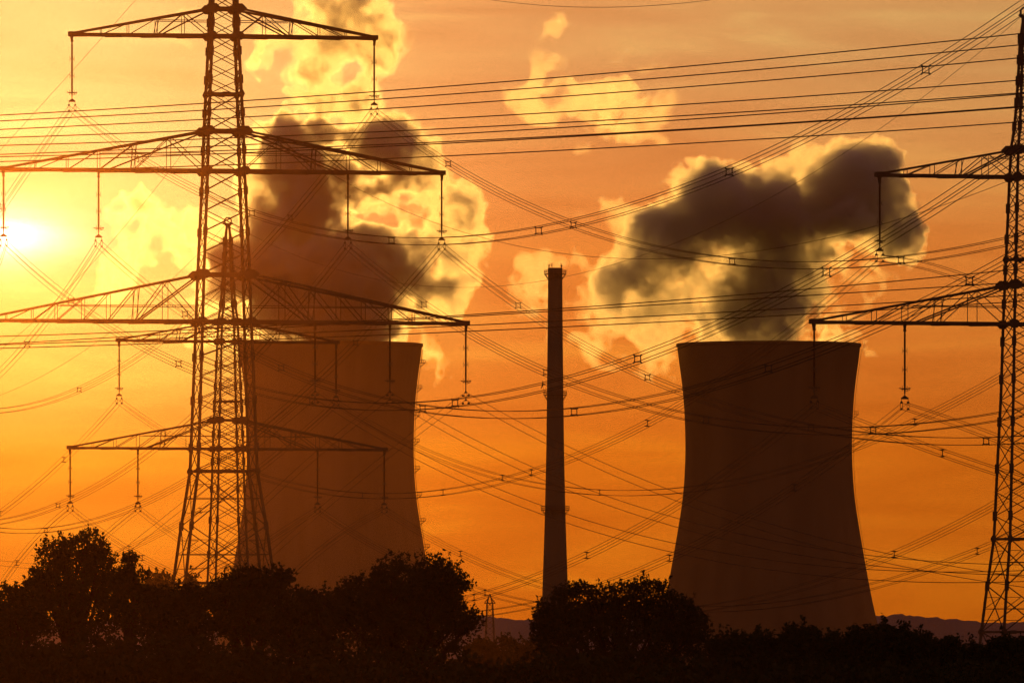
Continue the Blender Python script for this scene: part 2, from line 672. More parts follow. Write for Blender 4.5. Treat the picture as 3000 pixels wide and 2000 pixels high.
ATT = {}
for key, x, py, kind, lab in (
        ('tl', -440, 107, 'quad', 'insulator string hanging from the left tip of the front pylon top arm'),
        ('tr', 440, 107, 'quad', 'insulator string hanging from the right tip of the front pylon top arm'),
        ('ml', -638, 502, 'quad', 'insulator string at the left tip of the front pylon middle arm, beside the sun'),
        ('mli', -363, 502, 'quad', 'inner left insulator string of the front pylon middle arm, against bright sky'),
        ('mri', 363, 502, 'quad', 'inner right insulator string of the front pylon middle arm, against dark steam'),
        ('mr', 638, 502, 'quad', 'insulator string at the right tip of the front pylon middle arm'),
        ('l1', 267, 943, 'twin', 'insulator string nearest the body under the right lower arm of front pylon'),
        ('l2', 486, 943, 'twin', 'middle insulator string of three under the right lower arm of front pylon'),
        ('l3', 709, 943, 'twin', 'insulator string at the right tip of the front pylon lowest arm')):
    p = hang_insulator(mA, (x / sA / cosA, 0, za(py) - 0.42), kind, lab, AA, G_INS)
    ATT[key] = p
dq = Z_Q - 0.75     # centre of the four clamps below the attachment
dd = Z_D - 0.68


def bA(key, label, pts, kind='quad', side=1, far=3150, spacers=(), sp='quad'):
    p = ATT[key]
    z0 = p.z + (dq if kind == 'quad' else dd)
    bundle(label, (p.x, p.y), UA, pts, kind, (0.0, (far,)), z0=z0, spacers=spacers, sp=sp, group=G_BUN)


bA('tl', 'four-wire bundle from top left arm of front pylon sagging right and rising out top right', [(412, 465), (738, 621), (1147, 703), (1578, 680), (2136, 508), (2712, 200)], far=3120, spacers=(412, 738, 1147, 1578, 2136, 2712))
bA('tl', 'four-wire bundle falling left from top left arm of front pylon', [(100, 470), (8, 605)], far=-120, spacers=(8,))
bA('tr', 'four-wire bundle from top right arm of front pylon sagging over the right steam plume', [(1313, 483), (1680, 658), (2145, 765), (2640, 762)], far=3150, spacers=(1313, 1680, 2145, 2640))
bA('tr', 'four-wire bundle falling left from top right arm of front pylon across dark steam', [(850, 627), (620, 880), (400, 1050), (80, 1190)], far=-150, spacers=(850, 232))
bA('ml', 'four-wire bundle from left tip of front pylon middle arm dipping behind the left tower front', [(208, 875), (523, 1060), (915, 1176), (1333, 1187), (1868, 1056), (2421, 790)], far=3120, spacers=(208, 523, 915, 1333, 1868, 2421))
bA('ml', 'short four-wire bundle leaving left tip of front pylon middle arm past the sun', [(-10, 775), (-40, 815)], far=-140)
bA('mli', 'four-wire bundle from inner left string of front middle arm, crossing chimney at mid height', [(542, 933), (824, 1067), (1238, 1194), (1682, 1208), (2251, 1084), (2840, 820)], far=3130, spacers=(542, 824, 1238, 1682, 2251, 2840))
bA('mli', 'four-wire bundle falling left from inner left string of front pylon middle arm', [(79, 1007), (0, 1092)], far=-120, spacers=(79,))
bA('mri', 'four-wire bundle from inner right string of front pylon middle arm, crossing both towers', [(1242, 888), (1600, 1091), (2068, 1231), (2558, 1262), (2927, 1218)], far=3150, spacers=(1242, 1600, 2068, 2558))
bA('mri', 'four-wire bundle falling left from inner right string of front pylon middle arm to left edge', [(785, 1005), (478, 1292), (170, 1480), (0, 1528)], far=-120, spacers=(785, 478, 170))
bA('mr', 'four-wire bundle from right tip of front pylon middle arm passing above mid chimney', [(1518, 895), (1897, 1105), (2376, 1252), (2889, 1292)], far=3150, spacers=(1518, 1897, 2376, 2889))
bA('mr', 'four-wire bundle falling left from right tip of front pylon middle arm above the left tree', [(1042, 1003), (404, 1482), (134, 1550), (0, 1553)], far=-120, spacers=(1042, 404, 134))
bA('l1', 'twin wires from innermost lower string of front pylon passing lowest on the chimney', [(1247, 1350), (1591, 1492), (1978, 1605), (2530, 1680), (2900, 1690)], 'twin', far=3140)
bA('l1', 'twin wires falling left from innermost lower string of front pylon', [(544, 1473), (332, 1640)], 'twin', far=250)
bA('l2', 'twin wires from middle lower string of front pylon passing chimney at mid height', [(1319, 1229), (1519, 1350), (1659, 1420), (1987, 1550), (2536, 1655), (2900, 1650)], 'twin', far=3140)
bA('l2', 'twin wires falling left from middle lower string of front pylon across left tower', [(1000, 1255), (804, 1455), (640, 1600)], 'twin', far=560)
bA('l3', 'twin wires from right tip of front pylon lowest arm falling toward the right tower', [(1602, 1270), (1736, 1345), (2000, 1472), (2530, 1632), (2902, 1680)], 'twin', far=3140)
bA('l3', 'twin wires falling left from right tip of front pylon lowest arm over the left tower', [(1213, 1258), (1000, 1455), (804, 1610)], 'twin', far=720)

# earth wires of the front line
pk = mA @ Vector((0, 0, za(-290)))
single_wire('earth_wire', 'thin earth wire arching into the top edge above the chimney', 'earth wire', (pk.x, pk.y), UA, [(1455, 0), (1744, 26), (2000, 10), (2072, 0)], (0.0, (2500,)), 0.016, 'thin earth wires', z0=pk.z)
single_wire('earth_wire', 'thin earth wire slanting from the top edge down to the left edge', 'earth wire', (pk.x, pk.y), UA, [(395, 0), (200, 225), (0, 440)], (0.0, (-100,)), 0.016, 'thin earth wires', z0=pk.z)
pk = mA @ Vector((0, 0, za(283)))
single_wire('earth_wire', 'thin wire from front pylon body passing behind the middle arm to the far right pylon', 'earth wire', (pk.x, pk.y), UA, [(804, 391), (1025, 535), (1468, 712), (1732, 752), (2000, 760), (2127, 750), (2557, 667), (2948, 527)], (0.0, (3120,)), 0.016, 'thin earth wires', z0=pk.z)
single_wire('earth_wire', 'thin wire from front pylon body slanting down past the bright left cloud', 'earth wire', (pk.x, pk.y), UA, [(500, 475), (370, 667), (170, 880), (0, 1022)], (0.0, (-100,)), 0.016, 'thin earth wires', z0=pk.z)

# ============================ back and right pylons (two arm levels) ============================
DR, DB = 625.0, 856.0
sR = F / DR
PR = Vector(((3003 - 1500.0) / sR, DR, 0.0))
PB = Vector(((668 - 1500.0) / F * DB, DB, ground_z(DB)))
UB = Vector((PR.x - PB.x, PR.y - PB.y, 0))
SPAN = UB.length
UB = UB / SPAN
AB = math.atan2(UB.x, -UB.y)
cosB = math.cos(AB)
csB = math.cos(AB) + math.sin(AB)


def zr(py):
    return HC + (HOR - py) / sR


right = thing('transmission_pylon', 'near lattice pylon cut by the right edge of the picture', 'pylon', PR, AB, 'power line pylons')
profB = [(0, 158 / csB / sR)] + [(zr(y), o / csB / sR) for y, o in ((1900, 130), (1750, 112), (1575, 88), (1440, 82), (1334, 77), (1150, 68), (950, 62), (830, 57), (760, 54), (620, 48), (520, 44), (430, 39), (380, 31), (300, 24), (200, 18), (115, 14))]
PYL_HORIZ = [zr(1578), zr(760), zr(1850)]
levB = [0.0] + [zr(y) for y in (1960, 1850, 1715, 1578, 1510, 1440, 1372, 1300, 1235, 1172, 1110, 1052, 1000, 950, 890, 835, 790, 745, 700, 655, 610, 565, 520, 480, 440, 405, 370, 335, 300, 268, 236, 205, 175, 145, 115)]
armsB = [
    dict(zb=zr(520), zt=zr(440), L=431 / sR / cosB, nodes=[x / sR / cosB for x in (119, 197, 276, 355)], tie=(190 / sR, 118 / sR), hang=((), ())),
    dict(zb=zr(950), zt=zr(835), L=624 / sR / cosB, nodes=[x / sR / cosB for x in (157, 259, 357, 448, 535)], tie=(340 / sR, 357 / sR), hang=((357 / sR / cosB,), (357 / sR / cosB,))),
]
build_pylon(right, profB, levB, armsB, 0.165, ringtop=zr(22))
back = copy_tree(right)
back.location = PB
back['label'] = 'smaller lattice pylon with two arm levels standing behind the front pylon'
bpy.context.view_layer.update()
mR = Matrix.Translation(PR) @ Matrix.Rotation(AB, 4, 'Z')
mB = Matrix.Translation(PB) @ Matrix.Rotation(AB, 4, 'Z')
XL = {'u': 431, 'i': 357, 'o': 624}
for key, m, x, py, lab in (
        ('bul', mB, -431, 520, 'small insulator string at left tip of the back pylon upper arm'),
        ('bur', mB, 431, 520, 'small insulator string at right tip of back pylon upper arm, against left tower'),
        ('bol', mB, -624, 950, 'small insulator string at left tip of the back pylon lower arm'),
        ('bil', mB, -357, 950, 'small inner left insulator string of the back pylon lower arm'),
        ('bir', mB, 357, 950, 'small inner right insulator string of back pylon lower arm, against left tower'),
        ('bor', mB, 624, 950, 'small insulator string at right tip of back pylon lower arm, against left tower'),
        ('rul', mR, -431, 520, 'insulator string at left tip of the right edge pylon upper arm'),
        ('rol', mR, -624, 950, 'insulator string at left tip of right edge pylon lower arm, against right tower'),
        ('ril', mR, -357, 950, 'inner insulator string of the right edge pylon lower arm, against orange sky')):
    ATT[key] = hang_insulator(m, (x / sR / cosB, 0, zr(py) - 0.42), 'quad', lab, AB, G_INS)


def bB(key, label, x, py, pts, spacers, sp='ibar'):
    p = ATT[key]
    q = mR @ Vector((x / sR / cosB, 0, zr(py) - 0.42))
    u = Vector((q.x - p.x, q.y - p.y, 0))
    L = u.length
    u /= L
    bundle(label, (p.x, p.y), u, pts, 'quad', (0.0, L), z0=p.z + dq, end=(L, q.z + dq), spacers=spacers, sp=sp, group=G_BUN, r=0.019)


bB('bul', 'four-wire bundle from back pylon upper left arm to the right edge pylon upper arm', -431, 520, [(1140, 1450), (1298, 1445), (1557, 1386), (1897, 1241), (2255, 1003)], (1062, 1298, 1557, 1897))
bB('bol', 'four-wire bundle from back pylon lower left tip to right edge pylon lower left tip', -624, 950, [(417, 1614), (1361, 1762), (1719, 1633), (2068, 1422)], (417, 1389, 1719, 2068))
bB('bil', 'four-wire bundle from back pylon inner left string to right edge pylon inner string', -357, 950, [(553, 1571), (1442, 1803), (1961, 1632), (2327, 1427)], (700, 1961, 2327))
bB('bur', 'four-wire bundle from back pylon upper right arm sagging past mid chimney', 431, 520, [(1213, 1296), (1472, 1397), (1757, 1443), (2000, 1440), (2680, 1237)], (1472, 1757, 2680))
bB('bir', 'four-wire bundle from back pylon inner right string dipping near the distant hill', 357, 950, [(1421, 1731), (1574, 1767), (2540, 1660), (2918, 1482)], (1421, 2620))
bB('bor', 'four-wire bundle from back pylon lower right tip passing low across the chimney foot', 624, 950, [(1232, 1533), (1349, 1609), (1591, 1705), (2553, 1730), (2863, 1626)], (1349, 2863))


def bBx(key, label, pts, far, spacers=(), sp='ibar'):
    p = ATT[key]
    bundle(label, (p.x, p.y), UB, pts, 'quad', (0.0, (far,)), z0=p.z + dq, spacers=spacers, sp=sp, group=G_BUN, r=0.019)


bBx('bul', 'four-wire bundle falling left from back pylon upper left arm to left edge', [(187, 1346), (0, 1503)], -120, (187, 0))
bBx('bol', 'four-wire bundle falling left from back pylon lower left tip behind the left tree', [(115, 1570), (49, 1648)], -80, (49,))
bBx('bil', 'four-wire bundle falling left from back pylon inner left string behind the left tree', [(320, 1558), (230, 1640)], 150)
bBx('bur', 'four-wire bundle falling left from back pylon upper right arm above the small treetops', [(544, 1520), (378, 1605), (332, 1625)], 230, (586, 378))
bBx('bir', 'four-wire bundle falling left from back pylon inner right string behind the trees', [(800, 1575), (600, 1715)], 420)
bBx('bor', 'four-wire bundle falling left from back pylon lower right tip across the left tower foot', [(1000, 1565), (850, 1690)], 600)
bBx('rul', 'four-wire bundle leaving right edge pylon upper arm downward to the right', [(2840, 820), (2944, 867)], 3130, sp='quad')
bBx('rol', 'four-wire bundle leaving right edge pylon lower left tip downward to the right', [(2498, 1232), (2761, 1326), (2919, 1380)], 3130, (2761,))
bBx('ril', 'four-wire bundle leaving right edge pylon inner string downward to the right', [(2780, 1232), (2919, 1283)], 3130, sp='quad')
pb = mB @ Vector((0, 0, zr(40)))
pr = mR @ Vector((0, 0, zr(40)))
single_wire('earth_wire', 'thin earth wire from back pylon peak to right edge pylon peak, sagging behind the chimney', 'earth wire', (pb.x, pb.y), UB, [(1000, 795), (1255, 840), (1425, 842), (1646, 811), (2081, 667), (2361, 523), (2638, 323)], (0.0, SPAN), 0.016, 'thin earth wires', z0=pb.z, end=(SPAN, pr.z))
single_wire('earth_wire', 'thin earth wire from back pylon peak falling left to the picture edge', 'earth wire', (pb.x, pb.y), UB, [(583, 748), (283, 999), (0, 1158)], (0.0, (-120,)), 0.016, 'thin earth wires', z0=pb.z)
# a far pair of wires low at the left edge
bundle('short pair of far wires low at the left edge beside the big tree', ((-80 - 1500) / F * 1100, 1100), Vector((1, -0.1, 0)).normalized(), [(-80, 1638), (66, 1655), (190, 1664)], 'twin', (0.0, (230,)), group=G_BUN, r=0.02)

# nearer single conductors crossing the whole picture
u9 = Vector((1.0, -0.40, 0)).normalized()
FW = [
    ((338, 276, 196, 99), 'uppermost of the nine thick wires crossing the sky'),
    ((355, 298, 224, 132), 'second wire from the top of the nine crossing the sky'),
    ((380, 326, 257, 170), 'third wire from the top of the nine crossing the sky'),
    ((404, 363, 307, 236), 'fourth wire from the top of the nine crossing the sky, with wide gaps either side'),
    ((427, 390, 341, 273), 'fifth wire from the top, upper of the pair that closes at right'),
    ((453, 410, 352, 277), 'sixth wire from the top, lower of the pair that closes at right'),
    ((460, 427, 381, 313), 'seventh wire from the top, upper of two that merge at right'),
    ((474, 435, 382, 316), 'eighth wire from the top, lower of two that merge at right'),
    ((504, 470, 422, 359), 'ninth and lowest thick wire of the set crossing the upper sky'),
    ((985, 944, 877, 792), 'top wire of the four crossing just above the tower rims'),
    ((1008, 947, 890, 829), 'second wire of the four crossing just above the tower rims'),
    ((1010, 970, 921, 867), 'third wire of the four crossing just above the tower rims'),
    ((1020, 986, 940, 886), 'lowest wire of the four crossing just above the tower rims'),
]
for k, (ys, lab) in enumerate(FW):
    d0 = 590.0 + (k % 3) * 4 if k < 9 else 600.0 + k * 1.5
    p0 = ((0 - 1500) / F * d0, d0)
    xe = (2990, 2987, 2985, 2980, 2978, 2975, 2970, 2970, 2966, 2948, 2936, 2936, 2936)[k]
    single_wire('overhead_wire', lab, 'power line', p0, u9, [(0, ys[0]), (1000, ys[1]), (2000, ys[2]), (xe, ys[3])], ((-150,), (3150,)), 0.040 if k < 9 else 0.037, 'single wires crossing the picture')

# ============================ distant pylon ============================
DD = 6000.0
sD = F / DD
far = thing('transmission_pylon', 'tiny distant pylon on the horizon between the trees', 'pylon', ((1435 - 1500) / F * DD, DD, -3.7), R(8), 'power line pylons')


def zd(py):
    return HC + 3.7 + (HOR - py) / sD


mb = MB()
pf = [(0, 3.2), (zd(1858), 2.9), (zd(1800), 2.3), (zd(1766), 1.9), (zd(1752), 1.0), (zd(1739), 0.25)]
for sx in (-1, 1):
    for sy in (-1, 1):
        ml = MB()
        for a, b in zip(pf[:-1], pf[1:]):
            ml.bar((sx * a[1], sy * a[1], a[0]), (sx * b[1], sy * b[1], b[0]), 0.46)
        ml.build('leg', M_STEEL, far)
z = 0.0
while z < zd(1766):
    z1 = z + 4.2
    a, b = interp(z, [p[0] for p in pf], [p[1] for p in pf]), interp(z1, [p[0] for p in pf], [p[1] for p in pf])
    for f in (-1, 1):
        mb.bar((-a, f * a, z), (b, f * b, z1), 0.19)
        mb.bar((a, f * a, z), (-b, f * b, z1), 0.19)
        mb.bar((f * a, -a, z), (f * b, b, z1), 0.19)
        mb.bar((-a, f * a, z), (a, f * a, z), 0.24)
    z = z1
mb.build('bracing', M_STEEL, far)
for sg in (-1, 1):
    mb = MB()
    for f in (-1, 1):
        mb.bar((0, f * 1.6, zd(1766)), (sg * 3.7, 0, zd(1766)), 0.65)
        mb.bar((sg * 0.5, f * 0.7, zd(1748)), (sg * 3.7, 0, zd(1765)), 0.52)
        mb.bar((sg * 1.5, f * 0.7, zd(1766)), (sg * 1.7, f * .5, zd(1755)), 0.3)
    mb.build('crossarm', M_STEEL, far)

# ============================ cooling towers ============================
DT = 3125.0
sT = F / DT
TZ = ground_z(DT)
TP = [(1010, 268.5), (1022, 267.5), (1050, 264), (1092, 258), (1135, 252.5), (1180, 248.5), (1220, 246), (1280, 244.2), (1334, 244), (1405, 247), (1461, 252), (1503, 258), (1588, 272), (1673, 287), (1758, 303), (1814, 316), (1880, 332), (1950, 350)]


def tower_r(z):
    zz = [HC - TZ + (HOR - p[0]) / sT for p in TP][::-1]
    rr = [p[1] / sT for p in TP][::-1]
    return interp(z, zz, rr)


def make_tower(px, label):
    root = thing('cooling_tower', label, 'cooling tower', ((px - 1500) / F * DT, DT, TZ), 0, 'cooling towers')
    ztop = HC - TZ + (HOR - 1008) / sT
    zs = np.linspace(-1.0, ztop, 70)
    # smooth the measured profile
    rs = np.array([tower_r(z) for z in zs])
    k = np.array([1, 2, 3, 2, 1]) / 9.0
    rs2 = np.convolve(np.pad(rs, 2, mode='reflect', reflect_type='odd'), k, 'valid')
    prof = [(r, z) for r, z in zip(rs2, zs)]
    inner = [(r - 0.45, z) for r, z in zip(rs2, zs)][::-1]
    mb = MB()
    mb.lathe(prof + inner, 128, close=True)
    mb.build('shell', M_CONC, root, smooth=True)
    mb = MB()
    r0 = rs2[-1]
    mb.lathe([(r0 + 0.02, ztop - 1.1), (r0 + 0.35, ztop - 0.9), (r0 + 0.35, ztop + 0.12), (r0 - 0.55, ztop + 0.12), (r0 - 0.55, ztop - 0.2), (r0 - 0.4, ztop - 1.1)], 128, close=True)
    mb.build('rim', M_CONC, root)
    return root, ztop


towL, ztopT = make_tower(968, 'left cooling tower with a service ladder on its right flank, steam overhead')
towR, _ = make_tower(2252, 'right cooling tower standing clear between the chimney and the edge pylon')


def ladder(root, rows, az):
    mb = MB()
    ca, sa = math.cos(az), math.sin(az)

    def P(r, t, z):
        return Vector((ca * r - sa * t, sa * r + ca * t, z))
    z = ztopT - 2.0
    zl = HC - TZ + (HOR - 1660) / sT
    pts = np.linspace(zl, z, 44)
    for t in (-.3, .3):
        for a, b in zip(pts[:-1], pts[1:]):
            mb.bar(P(tower_r(a) + .5, t, a), P(tower_r(b) + .5, t, b), 0.10)
    for a in np.arange(zl, z, 1.1):
        mb.bar(P(tower_r(a) + .5, -.3, a), P(tower_r(a) + .5, .3, a), 0.07)
        mb.bar(P(tower_r(a) + .5, .3, a), P(tower_r(a) + 1.0, 0, a), 0.07)
        mb.bar(P(tower_r(a) + 1.0, 0, a), P(tower_r(a) + .5, -.3, a), 0.07)
    mb.build('ladder', M_STEEL, root)
    for py in rows:
        zz = HC - TZ + (HOR - py) / sT
        r = tower_r(zz) + 0.1
        m = MB()
        m.box((0, 0, 0), (1, 1, 1))
        m.v, m.f = [], []
        m.bar(P(r, 0, zz), P(r + 2.0, 0, zz), 0.16)
        for t in (-1.1, 1.1):
            m.bar(P(r, t, zz), P(r + 2.0, t, zz), 0.16)
            m.bar(P(r, t, zz + 1.1), P(r + 2.0, t, zz + 1.1), 0.10)
            m.bar(P(r, t, zz - 1.5), P(r + 1.8, t, zz), 0.12)
            for q in (0.7, 1.35, 2.0):
                m.bar(P(r + q, t, zz), P(r + q, t, zz + 1.2), 0.09)
        m.bar(P(r + 2.0, -1.1, zz), P(r + 2.0, 1.1, zz), 0.14)
        m.bar(P(r + 2.0, -1.1, zz + 1.1), P(r + 2.0, 1.1, zz + 1.1), 0.10)
        m.bar(P(r + 2.0, -1.1, zz + .55), P(r + 2.0, 1.1, zz + .55), 0.08)
        m.build('platform', M_STEEL, root)


ladder(towL, (1064, 1138, 1217, 1294, 1374, 1451, 1526, 1602), R(-4))
ladder(towR, (1214,), R(-3))

# ============================ chimney ============================
DC = 3060.0
sC = F / DC
chim = thing('chimney', 'tall slim concrete chimney with ringed platforms between the two cooling towers', 'chimney', ((1626.5 - 1500) / F * DC, DC, TZ))


def zc(py):
    return HC - TZ + (HOR - py) / sC


cp = [(1940, 44), (1840, 40.5), (1699, 36.5), (1520, 30.5), (1334, 26.3), (1150, 24), (960, 22), (810, 21)]
prof = [(r / sC, zc(y)) for y, r in cp]
mb = MB()
mb.lathe(prof + [(21.2 / sC, zc(800)), (21.2 / sC, zc(785)), (17 / sC, zc(785)), (16 / sC, zc(830))], 40)
mb.build('shaft', M_CHIM, chim, smooth=False)
for z0_, rs_, rp in ((zc(803), 21.3, 32), (zc(1157), 24.2, 33.5), (zc(1493), 30, 41)):
    m = MB()
    a, b = rs_ / sC, rp / sC
    m.lathe([(a - .1, z0_ + .1), (b, z0_ + .1), (b, z0_ - .12), (a - .1, z0_ - .12)], 28, close=True)
    for k in range(14):
        t = 2 * math.pi * k / 14
        m.bar((math.cos(t) * a, math.sin(t) * a, z0_ - 1.9), (math.cos(t) * b, math.sin(t) * b, z0_), 0.16)
    pl = m.build('platform', M_STEEL, chim)
    m = MB()
    for hh in (0.7, 1.35):
        m.tube([(math.cos(2 * math.pi * k / 28) * b, math.sin(2 * math.pi * k / 28) * b, z0_ + hh) for k in range(28)], 0.075, 4, closed=True)
    for k in range(28):
        t = 2 * math.pi * k / 28
        m.bar((math.cos(t) * b, math.sin(t) * b, z0_), (math.cos(t) * b * 1.02, math.sin(t) * b * 1.02, z0_ + 1.4), 0.09)
    m.build('railing', M_STEEL, pl)
for dx, dy, h in ((-1.9, -1.2, 1.5), (-1.2, -1.8, 1.8), (-2.3, 0.4, 1.3), (2.1, -.8, 1.6), (2.4, .9, 1.2)):
    m = MB()
    z0_ = zc(785)
    m.bar((dx, dy, z0_ - 1.0), (dx, dy, z0_ + h * .6), 0.14)
    m.box((dx, dy, z0_ + h * .55), (0.3, 0.2, h * .55))
    m.bar((dx - .3, dy, z0_ + h * .9), (dx + .3, dy, z0_ + h * .9), 0.1)
    m.build('antenna', M_STEEL, chim)
m = MB()
cz = zc(1127)
dpts = []
cx = -(37.5) / sC
prof = [(0.05, 0), (0.6, 0.08), (1.15, 0.28), (1.5, 0.5)]
m.lathe(prof + [(1.46, 0.55), (1.1, 0.34), (0.55, 0.15), (0.05, 0.07)], 20, close=True)
rot = Matrix.Rotation(R(-78), 4, 'Y') @ Matrix.Identity(4)
m.v = [rot @ v + Vector((cx + .35, -.6, cz)) for v in m.v]
m.bar((cx + .4, -.6, cz), (-22.5 / sC, -.2, cz - .3), 0.2)
m.bar((cx + .4, -.6, cz), (-22.5 / sC, -.2, cz + .8), 0.12)
m.build('dish_antenna', M_STEEL, chim)
# ============================ steam ============================
def bspline_matrix(coords, n_lat, lam):
    u = coords / lam + 1.0
    i0 = np.floor(u).astype(int)
    t = (u - i0)
    w = np.stack([(1 - t) ** 3 / 6, (3 * t ** 3 - 6 * t ** 2 + 4) / 6, (-3 * t ** 3 + 3 * t ** 2 + 3 * t + 1) / 6, t ** 3 / 6], 1)
    M = np.zeros((len(coords), n_lat), np.float32)
    for k in range(4):
        M[np.arange(len(coords)), np.clip(i0 - 1 + k, 0, n_lat - 1)] += w[:, k]
    return M


def grid_noise(rng, axes, lam):
    """smooth noise of wavelength lam on a regular grid, about -1..1"""
    if not hasattr(lam, '__len__'):
        lam = (lam, lam * 2.4, lam)
    ns = [int((a[-1] - a[0]) / l) + 6 for a, l in zip(axes, lam)]
    lat = rng.standard_normal(ns).astype(np.float32)
    out = lat
    for k in range(3):
        M = bspline_matrix(axes[k] - axes[k][0], ns[k], lam[k])
        out = np.moveaxis(np.tensordot(M, out, axes=(1, k)), 0, k)
    return out / 0.36 * 0.55


def surface_nets(f, origin, h):
    ins = f > 0
    nx, ny, nz = f.shape
    c = ins[:-1, :-1, :-1].astype(np.int8)
    for dx in (0, 1):
        for dy in (0, 1):
            for dz in (0, 1):
                if dx + dy + dz:
                    c = c + ins[dx:nx - 1 + dx, dy:ny - 1 + dy, dz:nz - 1 + dz]
    act = (c > 0) & (c < 8)
    ix = np.argwhere(act)
    vid = np.full(act.shape, -1, np.int64)
    vid[act] = np.arange(len(ix))
    acc = np.zeros((len(ix), 3), np.float64)
    cnt = np.zeros(len(ix), np.float64)
    corners = [(a, b, d) for a in (0, 1) for b in (0, 1) for d in (0, 1)]
    for ci in corners:
        for ax in range(3):
            if ci[ax] == 0:
                cj = list(ci)
                cj[ax] = 1
                va = f[ix[:, 0] + ci[0], ix[:, 1] + ci[1], ix[:, 2] + ci[2]].astype(np.float64)
                vb = f[ix[:, 0] + cj[0], ix[:, 1] + cj[1], ix[:, 2] + cj[2]].astype(np.float64)
                m = (va > 0) != (vb > 0)
                t = np.where(m, va / np.where(np.abs(va - vb) < 1e-9, 1e-9, va - vb), 0)
                p = np.tile(np.array(ci, np.float64), (len(ix), 1))
                p[:, ax] += t
                acc[m] += p[m]
                cnt[m] += 1
    V = ix + acc / cnt[:, None]
    V = np.asarray(origin) + V * h
    faces = []
    for ax in range(3):
        b, d = [k for k in range(3) if k != ax]
        sl0 = [slice(None)] * 3
        sl1 = [slice(None)] * 3
        sl0[ax], sl1[ax] = slice(0, -1), slice(1, None)
        e = ins[tuple(sl0)] != ins[tuple(sl1)]
        for k in (b, d):
            s = [slice(None)] * 3
            s[k] = slice(0, 1)
            e[tuple(s)] = False
            s[k] = slice(-1, None)
            e[tuple(s)] = False
        q = np.argwhere(e)
        if not len(q):
            continue
        pos = ins[tuple(sl0)][e]
        ids = []
        for ob, od in ((-1, -1), (0, -1), (0, 0), (-1, 0)):
            p = q.copy()
            p[:, b] += ob
            p[:, d] += od
            ids.append(vid[p[:, 0], p[:, 1], p[:, 2]])
        Q = np.stack(ids, 1)
        flip = pos if ax != 1 else ~pos
        Q = np.where(flip[:, None], Q, Q[:, ::-1])
        faces.append(Q)
    return V, np.concatenate(faces)


def steam_materials(name, g, layers, fwd):
    """one evenly dense material per nested layer of a plume, thin outside, dense inside"""
    out_ = []
    for lev, dens in layers:
        m, nt, out = new_mat(name)
        N, L = nt.nodes.new, nt.links.new
        ad = N('ShaderNodeAddShader')
        ad0 = N('ShaderNodeAddShader')
        L(ad0.outputs[0], ad.inputs[1])
        for k, (share, gg) in enumerate(((0.80, g), (0.20 - fwd, 0.1), (fwd, 0.95))):
            v = N('ShaderNodeVolumeScatter')
            v.inputs['Color'].default_value = (1.0, 0.995, 0.99, 1)
            v.inputs['Density'].default_value = dens * share
            v.inputs['Anisotropy'].default_value = gg
            L(v.outputs[0], ad.inputs[0] if k == 0 else ad0.inputs[k - 1])
        L(ad.outputs[0], out.inputs['Volume'])
        out_.append((lev, m))
    return out_


S2 = 1 / 0.784
ST_U = S2 / sT            # metres per unit of the 2352-wide view of the photo


